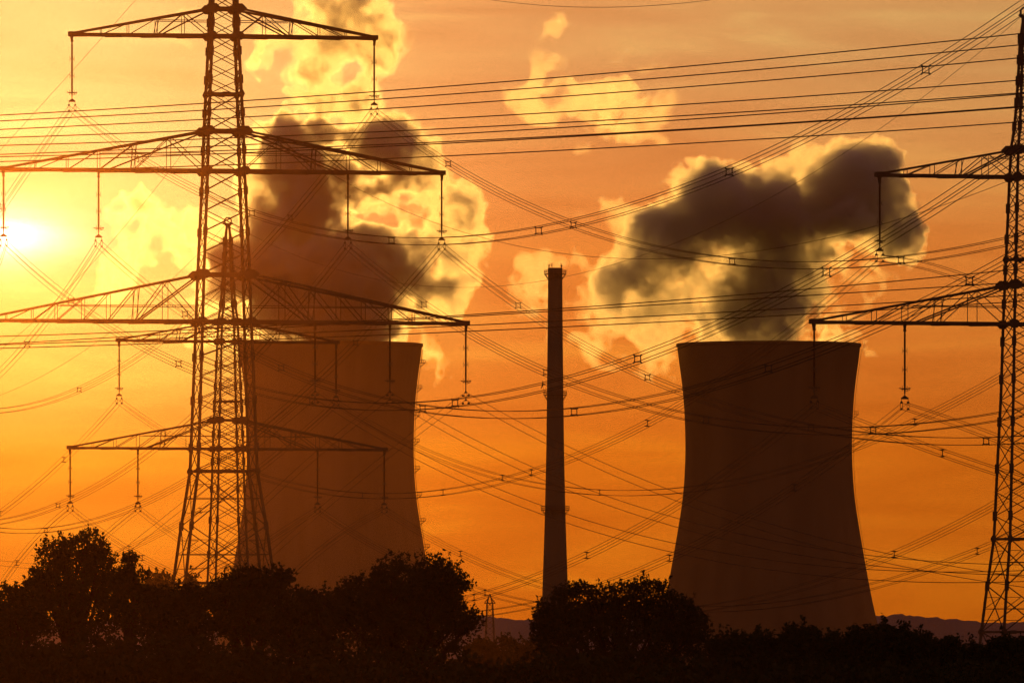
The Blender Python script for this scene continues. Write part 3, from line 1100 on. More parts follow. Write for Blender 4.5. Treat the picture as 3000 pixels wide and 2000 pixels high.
def steam(name, label, cat, ell, h, seed, mat, rel=1.0, warp=7.5, tower=None, group=None, yshift=0.0):
    rng = np.random.default_rng(seed)
    E = []
    for cx, cy, rx, ry, dep in [e[:5] for e in ell]:
        E.append(((cx * S2 - 1500) / sT, (HOR - cy * S2) / sT + HC, rx * ST_U, ry * ST_U, dep))
    pad = 12.0
    x0, x1 = min(e[0] - e[2] for e in E) - pad, max(e[0] + e[2] for e in E) + pad
    z0, z1 = min(e[1] - e[3] for e in E) - pad, max(e[1] + e[3] for e in E) + pad
    dm = max(e[4] for e in E) * 1.15 + pad
    axs = [np.arange(x0, x1, h), np.arange(-dm, dm, h), np.arange(z0, z1, h)]
    n = [len(a) for a in axs]
    # noises
    big = grid_noise(rng, axs, 22.0)
    wx = grid_noise(rng, axs, 16.0) * warp * 0.55 + grid_noise(rng, axs, 6.5) * warp * 0.3 + grid_noise(rng, axs, 2.8) * warp * 0.20 + grid_noise(rng, axs, 1.4) * warp * 0.09
    wz = grid_noise(rng, axs, 16.0) * warp * 0.55 + grid_noise(rng, axs, 6.5) * warp * 0.3 + grid_noise(rng, axs, 2.8) * warp * 0.20 + grid_noise(rng, axs, 1.4) * warp * 0.09
    fine = big * 0.35
    amp, lam = 0.75, 12.0
    while lam > h * 1.6:
        nn = grid_noise(rng, axs, lam)
        fine += amp * (0.45 - np.abs(nn)) * 1.3 if lam < 9 else amp * nn
        amp *= 0.80
        lam *= 0.52
    X = axs[0][:, None, None].astype(np.float32)
    Y = axs[1][None, :, None].astype(np.float32)
    Z = axs[2][None, None, :].astype(np.float32)
    XW, ZW = X + wx, Z + wz
    fine = fine.astype(np.float32)
    f = np.full(n, -30.0, np.float32)
    for k, (cx, cz, rx, rz, dep) in enumerate(E):
        # depth offset keeps the lobes from lying in one sheet
        oy = float(rng.uniform(-0.35, 0.35)) * min(dep, 20.0)
        m = 1.9
        sx = slice(max(int((cx - rx * m - x0) / h), 0), max(int((cx + rx * m - x0) / h), 0) + 1)
        sz = slice(max(int((cz - rz * m - z0) / h), 0), max(int((cz + rz * m - z0) / h), 0) + 1)
        d2 = dep * 1.0 + 11.0
        sy = slice(max(int((oy - d2 + dm) / h), 0), int((oy + d2 + dm) / h) + 1)
        w = (sx, sy, sz)
        rho2 = ((XW[sx, :, :][:, sy, sz] - cx) / rx) ** 2 + ((ZW[:, :, sz][sx, sy, :] - cz) / rz) ** 2
        slope = math.sqrt(1 + (2.6 * dep / min(rx, rz)) ** 2)
        A = rel * min(0.8 * min(rx, rz), 7.5) * (0.4 + 0.6 * slope)
        lens = 1 - rho2
        if dep > 24:
            lens = np.sign(lens) * np.abs(lens) ** 0.78
        val = dep * lens - np.abs(Y[:, sy, :] - oy) + A * fine[w]
        f[w] = np.maximum(f[w], val)
    if tower is not None:
        # inside the tower mouth the steam stays clear of the shell
        rr = np.sqrt((X - tower) ** 2 + Y ** 2)
        low = (Z < RIMZ + 0.4) & (np.abs(X - tower) < 33.9)
        f = np.where(low, np.minimum(f, 31.6 - rr), f)
    # open border so that the hull closes
    f[:1], f[-1:], f[:, :1], f[:, -1:], f[:, :, :1], f[:, :, -1:] = -30, -30, -30, -30, -30, -30
    # base of the thing
    cx, cz = float(np.mean([e[0] for e in E])), float(min(e[1] - e[3] for e in E))
    root = thing(name, label, cat, (cx, DT + yshift, cz), 0, group)
    for part, (lev, m) in zip(('outer_veil', 'soft_edge', 'billow', 'dense_core'), mat):
        if np.count_nonzero(f > lev) < 60:
            continue
        V, Q = surface_nets(f - lev, (axs[0][0], axs[1][0], axs[2][0]), h)
        if len(Q) < 50:
            continue
        V = V - np.array((cx, 0, cz))
        me = bpy.data.meshes.new(part)
        me.vertices.add(len(V))
        me.vertices.foreach_set('co', V.astype(np.float32).ravel())
        me.loops.add(len(Q) * 4)
        me.loops.foreach_set('vertex_index', Q.astype(np.int32).ravel())
        me.polygons.add(len(Q))
        me.polygons.foreach_set('loop_start', np.arange(0, len(Q) * 4, 4, dtype=np.int32))
        me.update(calc_edges=True)
        me.materials.append(m)
        o = bpy.data.objects.new(part, me)
        COL.objects.link(o)
        o.parent = root
    return root


LAYERS = ((0.0, 0.012), (2.0, 0.024), (5.5, 0.040), (12.5, 0.06))
M_STEAM = steam_materials('steam', 0.54, LAYERS, 0.045)
M_STEAM_R = steam_materials('dimmer_steam', 0.53, ((0.0, 0.010), (2.0, 0.017), (5.5, 0.028), (12.5, 0.045)), 0.015)  # weaker scattering put in to dim the sunlit look of this steam
M_WISP = steam_materials('thin_steam', 0.58, ((-1.0, 0.005), (0.8, 0.009), (2.8, 0.013)), 0.015)
RIMZ = ztopT + TZ
left_ell = [
    (770, 645, 205, 145, 64), (690, 600, 125, 78, 50), (885, 630, 100, 100, 52), (770, 725, 195, 70, 48), (765, 800, 190, 40, 31),
    (700, 400, 86, 105, 46), (695, 335, 76, 66, 38), (755, 308, 66, 38, 30), (700, 490, 105, 66, 44), (560, 625, 62, 66, 34), (480, 665, 62, 48, 18),
    (902, 345, 64, 72, 38), (880, 425, 95, 36, 27), (805, 450, 70, 42, 27), (835, 325, 50, 34, 20), (800, 405, 74, 42, 28),
    (1015, 560, 72, 112, 14), (1040, 480, 58, 62, 13), (1000, 680, 64, 92, 14), (990, 770, 42, 74, 9), (890, 485, 120, 55, 9), (950, 390, 60, 70, 9), (965, 640, 50, 80, 13),
    (800, 80, 110, 82, 16), (700, 160, 114, 70, 15), (862, 160, 54, 95, 14), (830, 20, 58, 48, 14), (770, 225, 130, 50, 14), (640, 130, 56, 44, 11), (745, 20, 64, 48, 13), (610, 170, 44, 34, 8),
    (640, 330, 60, 60, 9), (610, 430, 45, 90, 9), (850, 300, 120, 45, 8),
    (318, 462, 55, 42, 10), (395, 505, 60, 46, 6), (335, 555, 76, 56, 5), (415, 600, 60, 70, 4.5), (270, 625, 45, 40, 4), (490, 560, 50, 76, 4.5), (440, 690, 40, 50, 5), (490, 780, 60, 30, 7), (285, 500, 38, 40, 8),
]
right_ell = [
    (1690, 495, 155, 114, 56), (1590, 550, 135, 92, 48), (1800, 525, 125, 72, 46), (1960, 458, 128, 106, 56), (2045, 515, 80, 82, 40), (1900, 505, 105, 62, 46), (1505, 605, 105, 64, 27), (1570, 580, 110, 78, 44), (1435, 645, 64, 40, 11), (1440, 705, 60, 50, 9), (1520, 695, 75, 50, 13), (1575, 675, 55, 66, 18),
    (1740, 650, 150, 110, 50), (1755, 735, 158, 85, 50), (1775, 805, 175, 60, 32), (1865, 640, 72, 62, 28), (1425, 650, 52, 40, 14),
    (1560, 700, 62, 105, 10), (1500, 755, 64, 95, 9), (1440, 660, 76, 60, 9), (1395, 680, 46, 70, 7), (1530, 835, 50, 50, 5), (1600, 770, 36, 76, 9),
    (1945, 615, 70, 60, 5), (1970, 690, 48, 70, 4), (1920, 720, 50, 64, 6), (1985, 620, 22, 12, 12), (1950, 590, 30, 10, 12), (1905, 690, 12, 40, 12),
    (1885, 365, 44, 30, 7), (1830, 420, 40, 46, 9), (1640, 410, 46, 24, 8),
    (1345, 615, 46, 56, 6), (1455, 540, 56, 50, 8), (1330, 700, 44, 40, 5), (1370, 740, 40, 40, 4),
    (1850, 770, 62, 62, 26), (1640, 775, 50, 60, 22),
]


def billows(ell, seed, k=8, lo=0.16, hi=0.36):
    """smaller lobes budding from the outline of each lobe"""
    rng = np.random.default_rng(seed)
    out = list(ell)
    for cx, cy, rx, ry, dep in ell:
        for i in range(k):
            t = rng.uniform(0, 2 * math.pi)
            q = rng.uniform(0.72, 0.98)
            r = rng.uniform(lo, hi) * min(rx, ry)
            e = rng.uniform(0.8, 1.3)
            out.append((cx + rx * q * math.cos(t), cy + ry * q * math.sin(t), r * e, r / e, min(r * ST_U * rng.uniform(0.7, 1.2), dep * 0.8)))
    return out


HV = 0.75
steam('steam_plume', 'large steam plume billowing from the left cooling tower, dark core with bright edges', 'steam', billows(left_ell, 5), HV, 11, M_STEAM, rel=0.82, warp=7.0, tower=(968 - 1500) / sT, group='steam from the cooling towers')
steam('steam_plume', 'dark two-headed steam plume rising from the right cooling tower', 'steam', billows(right_ell, 6), HV, 23, M_STEAM_R, tower=(2252 - 1500) / sT, group='steam from the cooling towers')
G_CL = 'drifting remnants of steam'
steam('cloud', 'bright wisp of steam drifting just left of the chimney top', 'cloud', billows([(1230, 600, 32, 32, 6), (1240, 670, 40, 50, 6), (1212, 728, 28, 26, 5), (1268, 588, 26, 14, 4), (1250, 760, 16, 24, 3)], 1, 10), HV, 31, M_STEAM_R, group=G_CL)
steam('cloud', 'small faint wisp of steam high above the chimney', 'cloud', billows([(1287, 455, 16, 20, 4), (1305, 478, 22, 18, 4), (1335, 492, 26, 14, 3)], 2, 10), HV, 32, M_WISP, group=G_CL, rel=1.2)
steam('cloud', 'small puffy cloud near the top of the sky, above the drifting steam bank', 'cloud', billows([(1302, 62, 26, 22, 7), (1290, 85, 46, 20, 6), (1262, 90, 30, 14, 4), (1332, 96, 20, 12, 4)], 3, 12), HV, 33, M_WISP, group=G_CL, rel=1.2)
bank = [(1215, 180, 26, 20, 5), (1185, 215, 34, 26, 6), (1225, 240, 50, 26, 6), (1270, 190, 46, 18, 6), (1300, 225, 46, 22, 6), (1345, 200, 40, 22, 7), (1225, 150, 20, 40, 3), (1250, 130, 30, 16, 3),
        (1410, 195, 40, 20, 17), (1425, 225, 26, 34, 20), (1400, 260, 26, 30, 15), (1380, 230, 40, 26, 9), (1465, 235, 46, 30, 7), (1440, 290, 50, 22, 7), (1500, 255, 40, 26, 5), (1370, 300, 40, 16, 5), (1525, 300, 36, 16, 4), (1545, 240, 30, 22, 4),
        (1330, 340, 18, 16, 3), (1400, 120, 30, 12, 3), (1440, 100, 30, 10, 3), (1470, 150, 36, 12, 3)]
steam('cloud', 'wide ragged bank of drifting steam in the upper middle, with a darker knot', 'cloud', billows(bank, 4, 7, 0.25, 0.5), HV, 34, M_WISP, group=G_CL, rel=1.2)
steam('cloud', 'faint wisps of steam low between the chimney and the right tower', 'cloud', billows([(1310, 780, 30, 20, 4), (1350, 800, 36, 22, 4), (1400, 815, 30, 20, 4)], 7, 8), HV, 35, M_WISP, group=G_CL, rel=1.2)
steam('cloud', 'pale wisp of cloud beside the top of the front pylon', 'cloud', billows([(430, 25, 26, 12, 4), (400, 95, 30, 14, 3), (415, 40, 20, 10, 3)], 8, 8), HV, 36, M_WISP, group=G_CL, rel=1.2)

# ============================ trees ============================
def leaf_arrays(C, size, rng):
    """one small four-cornered leaf at each centre"""
    n = len(C)
    a = rng.standard_normal((n, 3))
    a /= np.linalg.norm(a, axis=1)[:, None]
    b = rng.standard_normal((n, 3))
    b -= a * np.sum(a * b, 1)[:, None]
    b /= np.linalg.norm(b, axis=1)[:, None]
    s = size * rng.uniform(0.6, 1.25, n)[:, None]
    V = np.stack([C - a * s * .5, C + b * s * .28 - a * s * .05, C + a * s * .55, C - b * s * .28 - a * s * .05], 1).reshape(-1, 3)
    return V


def leaf_mesh(name, C, size, rng, mat):
    V = leaf_arrays(C, size, rng)
    n = len(C)
    me = bpy.data.meshes.new(name)
    me.vertices.add(len(V))
    me.vertices.foreach_set('co', V.astype(np.float32).ravel())
    me.loops.add(n * 4)
    me.loops.foreach_set('vertex_index', np.arange(n * 4, dtype=np.int32))
    me.polygons.add(n)
    me.polygons.foreach_set('loop_start', np.arange(0, n * 4, 4, dtype=np.int32))
    me.update(calc_edges=True)
    me.materials.append(mat)
    return me


def crown_points(blobs, D, n, rng, clump, fill=0.35, shoots=26):
    """leaf centres: clumps spread through the crown volume, denser near its skin, with shoots breaking the outline"""
    s = F / D
    area = np.array([b[2] * b[3] for b in blobs], float)
    pts = []
    tips = []
    for b, share in zip(blobs, area / area.sum()):
        cx, cz = (b[0] - 1500) / s, HC + (HOR - b[1]) / s
        rx, rz = b[2] / s, b[3] / s
        ry = (rx + rz) * 0.5
        m = max(int(n * share), 60)
        nc = max(int(m / 45), 6)
        d = rng.standard_normal((nc, 3))
        d /= np.linalg.norm(d, axis=1)[:, None]
        rad = np.where(rng.random(nc) < fill, rng.random(nc) ** 0.5 * 0.8, rng.uniform(0.78, 1.02, nc))
        cc = np.array((cx, 0, cz)) + d * rad[:, None] * np.array((rx, ry, rz))
        k = rng.integers(0, nc, m)
        cs_ = clump * rng.uniform(0.5, 1.3, nc)
        uu = rng.standard_normal((m, 3))
        uu /= np.linalg.norm(uu, axis=1)[:, None]
        p = cc[k] + uu * (rng.random(m) ** 0.45 * 1.75)[:, None] * cs_[k][:, None] * np.array((1, 1, 0.8))
        pts.append(p)
        # shoots
        ns = max(int(shoots * share), 2)
        dd = rng.standard_normal((ns, 3))
        dd[:, 2] = np.abs(dd[:, 2]) * 0.9 + 0.1
        dd /= np.linalg.norm(dd, axis=1)[:, None]
        st = np.array((cx, 0, cz)) + dd * np.array((rx, ry, rz)) * 0.92
        ln = rng.uniform(0.5, 1.6, ns) * clump * 1.5
        for i in range(ns):
            kk = 16
            t = rng.random(kk)[:, None]
            up = dd[i] * 0.6 + np.array((rng.uniform(-.3, .3), 0, 0.55))
            pts.append(st[i] + up * ln[i] * t + rng.standard_normal((kk, 3)) * clump * 0.22)
        tips.append((cx, cz, rx, rz))
    return np.concatenate(pts), tips


def tree(name, label, D, blobs, n, leaf, seed, clump=0.30, trunk_px=None, mat=None, group=None, shoots=40, fill=0.35, cat='tree'):
    rng = np.random.default_rng(seed)
    gz = ground_z(D)
    P, tips = crown_points(blobs, D, n, rng, clump, fill, shoots)
    s = F / D
    bx = ((trunk_px if trunk_px is not None else np.average([b[0] for b in blobs], weights=[b[2] for b in blobs])) - 1500) / s
    root = thing(name, label, cat, (bx, D, gz), 0, group)
    P = P - np.array((bx, 0, gz))
    P = P[P[:, 2] > 0.05]
    me = leaf_mesh('crown', P, leaf, rng, mat or M_LEAF)
    o = bpy.data.objects.new('crown', me)
    COL.objects.link(o)
    o.parent = root
    mb = MB()
    top = max(t[1] for t in tips) - gz
    r0 = 0.03 * top + 0.05
    fork = top * 0.38
    mb.tube([(0, 0, -0.3), (0.02, 0, fork * 0.5), (0.05, 0.03, fork)], [r0 * 1.2, r0, r0 * .8], 8)
    for cx, cz, rx, rz in tips:
        for k in range(3):
            e = Vector((cx - bx + rng.uniform(-.6, .6) * rx, rng.uniform(-.6, .6) * rx, cz - gz + rng.uniform(-.3, .7) * rz))
            mid = Vector((0.05, 0.03, fork)).lerp(e, 0.5) + Vector((rng.uniform(-.2, .2), rng.uniform(-.2, .2), rng.uniform(0, .3)))
            mb.tube([(0.05, 0.03, fork), mid, e], [r0 * .5, r0 * .28, r0 * .08], 5)
            for q in range(3):
                e2 = e + Vector((rng.uniform(-.5, .5) * rx, rng.uniform(-.5, .5) * rx, rng.uniform(-.1, .5) * rz))
                mb.tube([mid.lerp(e, .6), e2], [r0 * .15, r0 * .04], 4)
    mb.build('trunk', M_BARK, root)
    return root


G_T = 'trees along the foot of the picture'
tree('deciduous_tree', 'tall round-topped tree at far left with sky showing through its lower edge', 430, [(250, 1618, 70, 62), (160, 1640, 52, 52), (292, 1655, 38, 60), (210, 1720, 120, 60), (120, 1690, 30, 40), (230, 1800, 150, 80)], 17000, 0.20, 1, 0.30, 215, group=G_T, shoots=90)
tree('deciduous_tree', 'narrow pointed tree immediately right of the tall far left tree', 470, [(380, 1648, 20, 36), (388, 1700, 36, 48), (345, 1700, 26, 40), (385, 1780, 60, 70)], 6500, 0.20, 2, 0.26, 383, group=G_T, shoots=40)
for i, (x, y, rx, ry, lab) in enumerate(((437, 1702, 12, 34, 'small slim distant tree, leftmost of those beside the pylon foot'), (465, 1700, 15, 32, 'small slim distant tree, second from left beside the pylon foot'), (493, 1708, 12, 28, 'small slim distant tree touching the left leg of the front pylon'), (562, 1704, 15, 28, 'small slim distant tree seen between the front pylon legs'))):
    tree('slim_tree', lab, 610, [(x, y, rx, ry), (x, y + 34, rx * 1.5, 34), (x, y + 90, rx * 1.9, 45)], 2600, 0.24, 20 + i, 0.24, x, group='slim trees behind the pylon foot', shoots=16)
tree('deciduous_tree', 'low tree at the left edge in front of the far wires', 450, [(35, 1765, 75, 45), (95, 1738, 36, 45), (20, 1830, 110, 70)], 9000, 0.22, 3, 0.3, 45, group=G_T)
tree('deciduous_tree', 'dark tree covering the left foot of the front pylon', 440, [(470, 1775, 70, 52), (560, 1760, 60, 48), (520, 1840, 120, 70)], 10000, 0.22, 4, 0.3, 510, group=G_T)
tree('deciduous_tree', 'dark tree covering the right foot of the front pylon, two humps on top', 425, [(655, 1735, 60, 46), (722, 1712, 52, 46), (800, 1716, 44, 44), (830, 1690, 22, 22), (740, 1800, 130, 80)], 15000, 0.21, 5, 0.3, 730, group=G_T, shoots=70)
tree('deciduous_tree', 'lower dark tree in the dip left of the big oak, before the left tower', 400, [(880, 1775, 60, 50), (945, 1790, 60, 48), (900, 1860, 120, 70)], 9000, 0.21, 6, 0.3, 905, group=G_T)
tree('oak_tree', 'big spreading oak before the left cooling tower base, leafy right side against orange sky', 357, [(1185, 1725, 110, 88), (1265, 1700, 72, 62), (1080, 1765, 90, 72), (1315, 1700, 34, 48), (1350, 1712, 20, 30), (1310, 1775, 52, 50), (1370, 1822, 42, 42), (1200, 1840, 180, 100), (1000, 1790, 60, 60)], 34000, 0.155, 7, 0.24, 1190, mat=M_LEAF2, group=G_T, shoots=170)
tree('deciduous_tree', 'broad dark tree at the chimney foot, left of the right cooling tower', 357, [(1700, 1790, 95, 76), (1810, 1775, 80, 70), (1905, 1765, 70, 66), (1970, 1810, 80, 70), (1630, 1815, 64, 66), (1595, 1840, 34, 60), (1800, 1890, 220, 110), (2030, 1860, 44, 62)], 34000, 0.155, 8, 0.23, 1815, mat=M_LEAF2, group=G_T, shoots=170)
tree('bushy_tree', 'rounded bush in the gap beneath the distant pylon', 690, [(1420, 1920, 60, 50), (1490, 1922, 58, 54)], 6000, 0.30, 9, 0.34, 1455, group='bushes and hedge trees in the gaps', shoots=20)
tree('bushy_tree', 'second rounded bush of the gap, beside the broad dark tree', 660, [(1550, 1915, 55, 45), (1580, 1935, 50, 50)], 4500, 0.30, 10, 0.34, 1560, group='bushes and hedge trees in the gaps', shoots=20)
G_H = 'bushes and hedge trees in the gaps'
hedge = [
    (2135, 1895, 62, 42, 'bush at the left corner of the right tower base'), (2232, 1890, 66, 38, 'low flat bush before the middle of the right tower base'),
    (2343, 1874, 52, 48, 'pointed bush standing highest before the right tower base'), (2440, 1893, 62, 40, 'low bush right of the pointed bush'),
    (2525, 1880, 48, 42, 'bush hiding the right corner of the right tower base'), (2612, 1870, 56, 50, 'rounded tree just outside the right tower base, before the hills'),
    (2695, 1890, 52, 44, 'sloping bush below the distant ridge'), (2782, 1908, 52, 40, 'low bush next to the right edge pylon'),
    (2860, 1925, 42, 36, 'lowest bush between the legs of right edge pylon'), (2945, 1908, 58, 42, 'bush in the lower right corner'), (3030, 1905, 55, 40, 'bush cut by the right edge of the picture')]
for i, (x, y, rx, ry, lab) in enumerate(hedge):
    tree('bushy_tree', lab, 455 + (i * 37) % 45, [(x, y, rx, ry), (x - rx * .4, y + 12, rx * .6, ry * .9), (x + rx * .5, y + 16, rx * .6, ry * .8), (x, y + 60, rx * 1.3, 55)], 6500, 0.24, 40 + i, 0.28, x, group=G_H, shoots=30)


def undergrowth():
    rng = np.random.default_rng(99)
    pts = []
    for D, dz in ((262, -60), (285, -30), (318, 0)):
        s = F / D
        x = -150
        while x < 3150:
            top = interp(x, [-150, 300, 700, 1000, 1400, 1500, 1600, 2000, 2100, 2500, 2900, 3150], [1850, 1860, 1870, 1880, 1900, 1925, 1900, 1900, 1925, 1930, 1945, 1940]) - dz + rng.uniform(-14, 14)
            rx = rng.uniform(60, 120)
            m = 1500
            d = rng.standard_normal((m, 3))
            d /= np.linalg.norm(d, axis=1)[:, None]
            r = rng.random(m) ** 0.4
            c = np.array(((x - 1500) / s, D, HC + (HOR - top - 110) / s))
            p = c + d * r[:, None] * np.array((rx / s, rx / s, 110 / s))
            pts.append(p)
            x += rx * 1.15
    P = np.concatenate(pts)
    o = bpy.data.objects.new('undergrowth', leaf_mesh('undergrowth', P, 0.24, rng, M_LEAF))
    COL.objects.link(o)
    tag(o, 'dark mass of bushes along the bottom edge', 'undergrowth', kind='stuff')


undergrowth()

# ============================ added haze layers: the nearer two stand in for lens glare ============================
def make_haze(label, y0, y1, hw, z1, lobes, dens_abs):
    m, nt, out = new_mat('glare_haze')
    m.cycles.volume_step_rate = 20.0
    m.cycles.volume_interpolation = 'LINEAR'
    ad = nt.nodes.new('ShaderNodeAddShader')
    at = nt.nodes.new('ShaderNodeAttribute')
    at.attribute_name = 'density'
    for k, (dens, g) in enumerate(lobes):
        v = nt.nodes.new('ShaderNodeVolumeScatter')
        v.inputs['Color'].default_value = (1, 0.37, 0.13, 1)  # orange of the sun glare, put into the scatter colour
        mu = nt.nodes.new('ShaderNodeMath')
        mu.operation = 'MULTIPLY'
        mu.inputs[1].default_value = dens
        nt.links.new(at.outputs['Fac'], mu.inputs[0])
        nt.links.new(mu.outputs[0], v.inputs['Density'])
        v.inputs['Anisotropy'].default_value = g
        nt.links.new(v.outputs[0], ad.inputs[k])
    ab = nt.nodes.new('ShaderNodeVolumeAbsorption')
    ab.inputs['Color'].default_value = (0, 0, 0, 1)
    mu = nt.nodes.new('ShaderNodeMath')
    mu.operation = 'MULTIPLY'
    mu.inputs[1].default_value = dens_abs
    nt.links.new(at.outputs['Fac'], mu.inputs[0])
    nt.links.new(mu.outputs[0], ab.inputs['Density'])
    ad2 = nt.nodes.new('ShaderNodeAddShader')
    nt.links.new(ad.outputs[0], ad2.inputs[0])
    nt.links.new(ab.outputs[0], ad2.inputs[1])
    nt.links.new(ad2.outputs[0], out.inputs['Volume'])
    vol = bpy.data.volumes.new('haze')
    o = bpy.data.objects.new('haze', vol)
    COL.objects.link(o)
    ng = bpy.data.node_groups.new('haze_air', 'GeometryNodeTree')
    ng.interface.new_socket('Geometry', in_out='INPUT', socket_type='NodeSocketGeometry')
    ng.interface.new_socket('Geometry', in_out='OUTPUT', socket_type='NodeSocketGeometry')
    vc = ng.nodes.new('GeometryNodeVolumeCube')
    vc.inputs['Density'].default_value = 1.0
    vc.inputs['Min'].default_value = (-hw, y0, -6)
    vc.inputs['Max'].default_value = (hw, y1, z1)
    vc.inputs['Resolution X'].default_value = 8
    vc.inputs['Resolution Y'].default_value = 2
    vc.inputs['Resolution Z'].default_value = 6
    sm = ng.nodes.new('GeometryNodeSetMaterial')
    sm.inputs['Material'].default_value = m
    go = ng.nodes.new('NodeGroupOutput')
    ng.links.new(vc.outputs[0], sm.inputs[0])
    ng.links.new(sm.outputs[0], go.inputs[0])
    md = o.modifiers.new('air', 'NODES')
    md.node_group = ng
    vol.materials.append(m)
    tag(o, label, 'haze', kind='stuff')



make_haze('thin added haze layer over the meadow, imitating glare of the low sun', 170, 174, 40, 40, ((2.6e-5, 0.984), (3.2e-5, 0.91)), 0.013)
make_haze('thin added haze layer imitating sun glare between the trees and the pylons', 505, 511, 80, 80, ((3.6e-5, 0.984), (4.6e-5, 0.91)), 0.012)
make_haze('thin far haze before the cooling towers', 1500, 1508, 220, 200, ((2.2e-5, 0.96), (4.2e-5, 0.90)), 0.0056)

# ============================ sky, sun, camera ============================
def make_world():
    w = bpy.data.worlds.new('World')
    SC.world = w
    w.use_nodes = True
    nt = w.node_tree
    nt.nodes.clear()
    N, L = nt.nodes.new, nt.links.new
    out = N('ShaderNodeOutputWorld')
    tc = N('ShaderNodeTexCoord')
    nrm = N('ShaderNodeVectorMath')
    nrm.operation = 'NORMALIZE'
    L(tc.outputs['Generated'], nrm.inputs[0])
    DIR = nrm.outputs['Vector']

    def math_(op, a, b=None, c=None):
        n = N('ShaderNodeMath')
        n.operation = op
        for k, v in enumerate((a, b, c)):
            if v is None:
                continue
            if isinstance(v, (int, float)):
                n.inputs[k].default_value = v
            else:
                L(v, n.inputs[k])
        return n.outputs[0]

    def ramp(x, stops, interp_='LINEAR'):
        n = N('ShaderNodeValToRGB')
        cr = n.color_ramp
        cr.interpolation = interp_
        while len(cr.elements) < len(stops):
            cr.elements.new(0.5)
        for e, (p, c) in zip(cr.elements, stops):
            e.position = p
            e.color = (*c, 1)
        L(x, n.inputs[0])
        return n.outputs[0]

    def vscale(v, s):
        n = N('ShaderNodeVectorMath')
        n.operation = 'SCALE'
        if isinstance(v, tuple):
            n.inputs[0].default_value = v
        else:
            L(v, n.inputs[0])
        if isinstance(s, (int, float)):
            n.inputs['Scale'].default_value = s
        else:
            L(s, n.inputs['Scale'])
        return n.outputs[0]

    def vop(op, a, b):
        n = N('ShaderNodeVectorMath')
        n.operation = op
        for k, v in enumerate((a, b)):
            if isinstance(v, tuple):
                n.inputs[k].default_value = v
            else:
                L(v, n.inputs[k])
        return n.outputs[0]
    sep = N('ShaderNodeSeparateXYZ')
    L(DIR, sep.inputs[0])
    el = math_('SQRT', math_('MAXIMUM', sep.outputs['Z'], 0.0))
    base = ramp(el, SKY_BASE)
    dn = N('ShaderNodeVectorMath')
    dn.operation = 'DISTANCE'
    L(DIR, dn.inputs[0])
    dn.inputs[1].default_value = tuple(SUN_DIR)
    th = dn.outputs['Value']          # angle from the sun, radians
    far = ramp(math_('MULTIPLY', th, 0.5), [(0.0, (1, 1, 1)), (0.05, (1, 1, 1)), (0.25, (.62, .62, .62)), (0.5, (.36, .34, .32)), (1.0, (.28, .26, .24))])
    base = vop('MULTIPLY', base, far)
    col = base
    for amp, k, pw in SKY_GLOW:
        e = math_('EXPONENT', math_('MULTIPLY', math_('POWER', math_('MULTIPLY', th, 1.0 / R(k)), pw), -1.0))
        gl = vscale(amp, e)
        if k < 2.5:
            gl = vop('MULTIPLY', gl, ramp(el, [(0.0, (1, .3, .05)), (0.15, (1, .45, .10)), (0.185, (1, 1, .6)), (0.22, (1, 1, 1))]))
        col = vop('ADD', col, gl)
    # thin layered cloud: long low streaks
    mp = N('ShaderNodeMapping')
    mp.inputs['Scale'].default_value = (26, 26, 190)
    mp.inputs['Rotation'].default_value = (0, R(2.0), 0)
    L(DIR, mp.inputs[0])
    no = N('ShaderNodeTexNoise')
    no.inputs['Scale'].default_value = 1.0
    no.inputs['Detail'].default_value = 6
    no.inputs['Roughness'].default_value = 0.52
    no.inputs['Distortion'].default_value = 0.6
    L(mp.outputs[0], no.inputs['Vector'])
    st = ramp(no.outputs['Fac'], [(0.25, (0.84, 0.78, 0.72)), (0.45, (0.97, 0.96, 0.95)), (0.58, (1.03, 1.08, 1.06)), (0.74, (1.18, 1.42, 1.35))])
    col = vop('MULTIPLY', col, st)
    # the disc of the sun
    # brightest part of the veiled sun, spread sideways by the thin cloud
    fl = vop('MULTIPLY', vop('SUBTRACT', DIR, tuple(SUN_DIR)), (0.52, 0.52, 1.2))
    ln = N('ShaderNodeVectorMath')
    ln.operation = 'LENGTH'
    L(fl, ln.inputs[0])
    e = math_('EXPONENT', math_('MULTIPLY', math_('POWER', math_('MULTIPLY', ln.outputs['Value'], 1.0 / R(0.165)), 1.5), -1.0))
    e = math_('MULTIPLY', e, math_('MULTIPLY_ADD', no.outputs['Fac'], 2.4, -0.35))
    col = vop('ADD', col, vscale((1.4, 1.5, 1.35), e))
    bg = N('ShaderNodeBackground')
    L(col, bg.inputs['Color'])
    bg.inputs['Strength'].default_value = 1.28
    sky = N('ShaderNodeTexSky')
    sky.sky_type = 'NISHITA'
    sky.sun_disc = False
    sky.sun_elevation = SUN_EL
    sky.sun_rotation = SUN_AZ
    sky.dust_density = 4.0
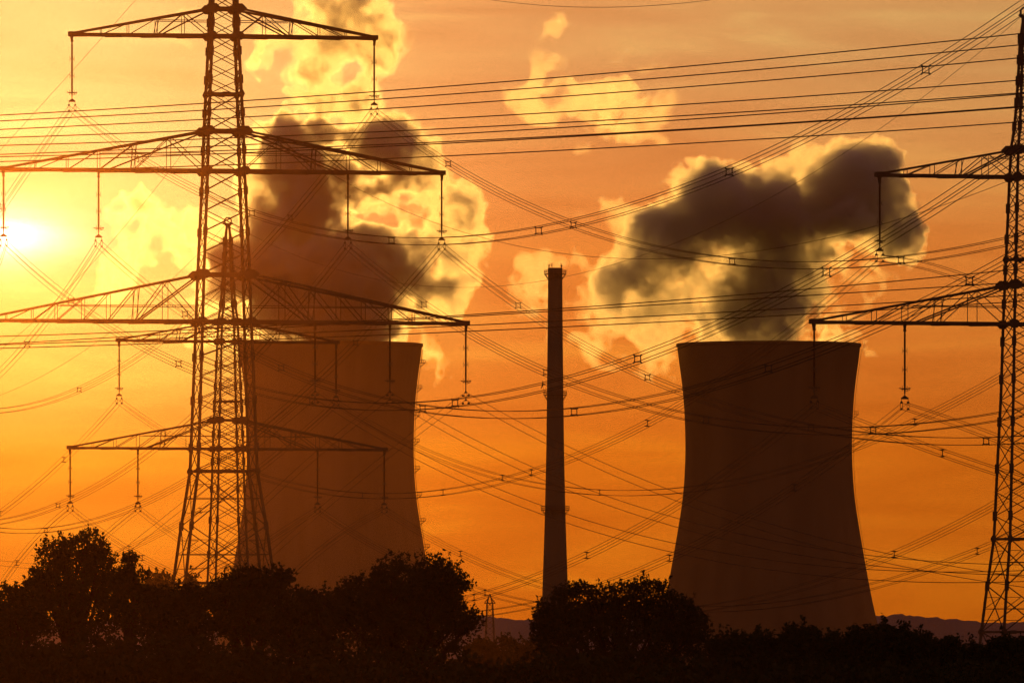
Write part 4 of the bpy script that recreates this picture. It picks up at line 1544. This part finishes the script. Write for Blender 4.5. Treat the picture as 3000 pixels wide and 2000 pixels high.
    filt = vop('MULTIPLY', sky.outputs[0], (0.2, 0.07, 0.025))
    bg2 = N('ShaderNodeBackground')
    L(filt, bg2.inputs['Color'])
    bg2.inputs['Strength'].default_value = 0.05
    ad = N('ShaderNodeAddShader')
    L(bg.outputs[0], ad.inputs[0])
    L(bg2.outputs[0], ad.inputs[1])
    L(ad.outputs[0], out.inputs['Surface'])
    w.cycles.sampling_method = 'MANUAL'
    w.cycles.sample_map_resolution = 2048


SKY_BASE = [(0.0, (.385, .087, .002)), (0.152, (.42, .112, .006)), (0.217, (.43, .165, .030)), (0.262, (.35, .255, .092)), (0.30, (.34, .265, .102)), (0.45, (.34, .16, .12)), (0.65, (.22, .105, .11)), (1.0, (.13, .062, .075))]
SKY_GLOW = [((0.15, 0.43, 0.15), 2.3, 2.6), ((0.0, 0.10, 0.05), 0.35, 1.0), ((0.78, 0.10, 0.004), 2.7, 1.0)]
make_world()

sun = bpy.data.lights.new('sun', 'SUN')
sun.energy = 4.9
sun.angle = R(0.53)
sun.color = (1.0, 0.49, 0.085)
so = bpy.data.objects.new('sun', sun)
COL.objects.link(so)
so.rotation_euler = (-SUN_DIR).to_track_quat('-Z', 'Y').to_euler()
so.location = (0, 0, 300)

cam = bpy.data.cameras.new('camera')
cam.sensor_width = 36.0
cam.lens = F * 36.0 / 3000.0
cam.shift_y = (HOR - 1000.0) / 3000.0
cam.clip_start = 1.0
cam.clip_end = 60000.0
co = bpy.data.objects.new('camera', cam)
COL.objects.link(co)
co.location = (0, 0, HC)
co.rotation_euler = (R(90), 0, 0)
SC.camera = co

SC.view_settings.view_transform = 'Standard'
SC.view_settings.look = 'None'
SC.view_settings.exposure = 0.0
SC.view_settings.gamma = 1.0
cy = SC.cycles
cy.max_bounces = 8
cy.diffuse_bounces = 2
cy.volume_bounces = 1
cy.transparent_max_bounces = 300
cy.use_denoising = True
cy.denoiser = 'OPENIMAGEDENOISE'
cy.use_adaptive_sampling = True
cy.adaptive_threshold = 0.02
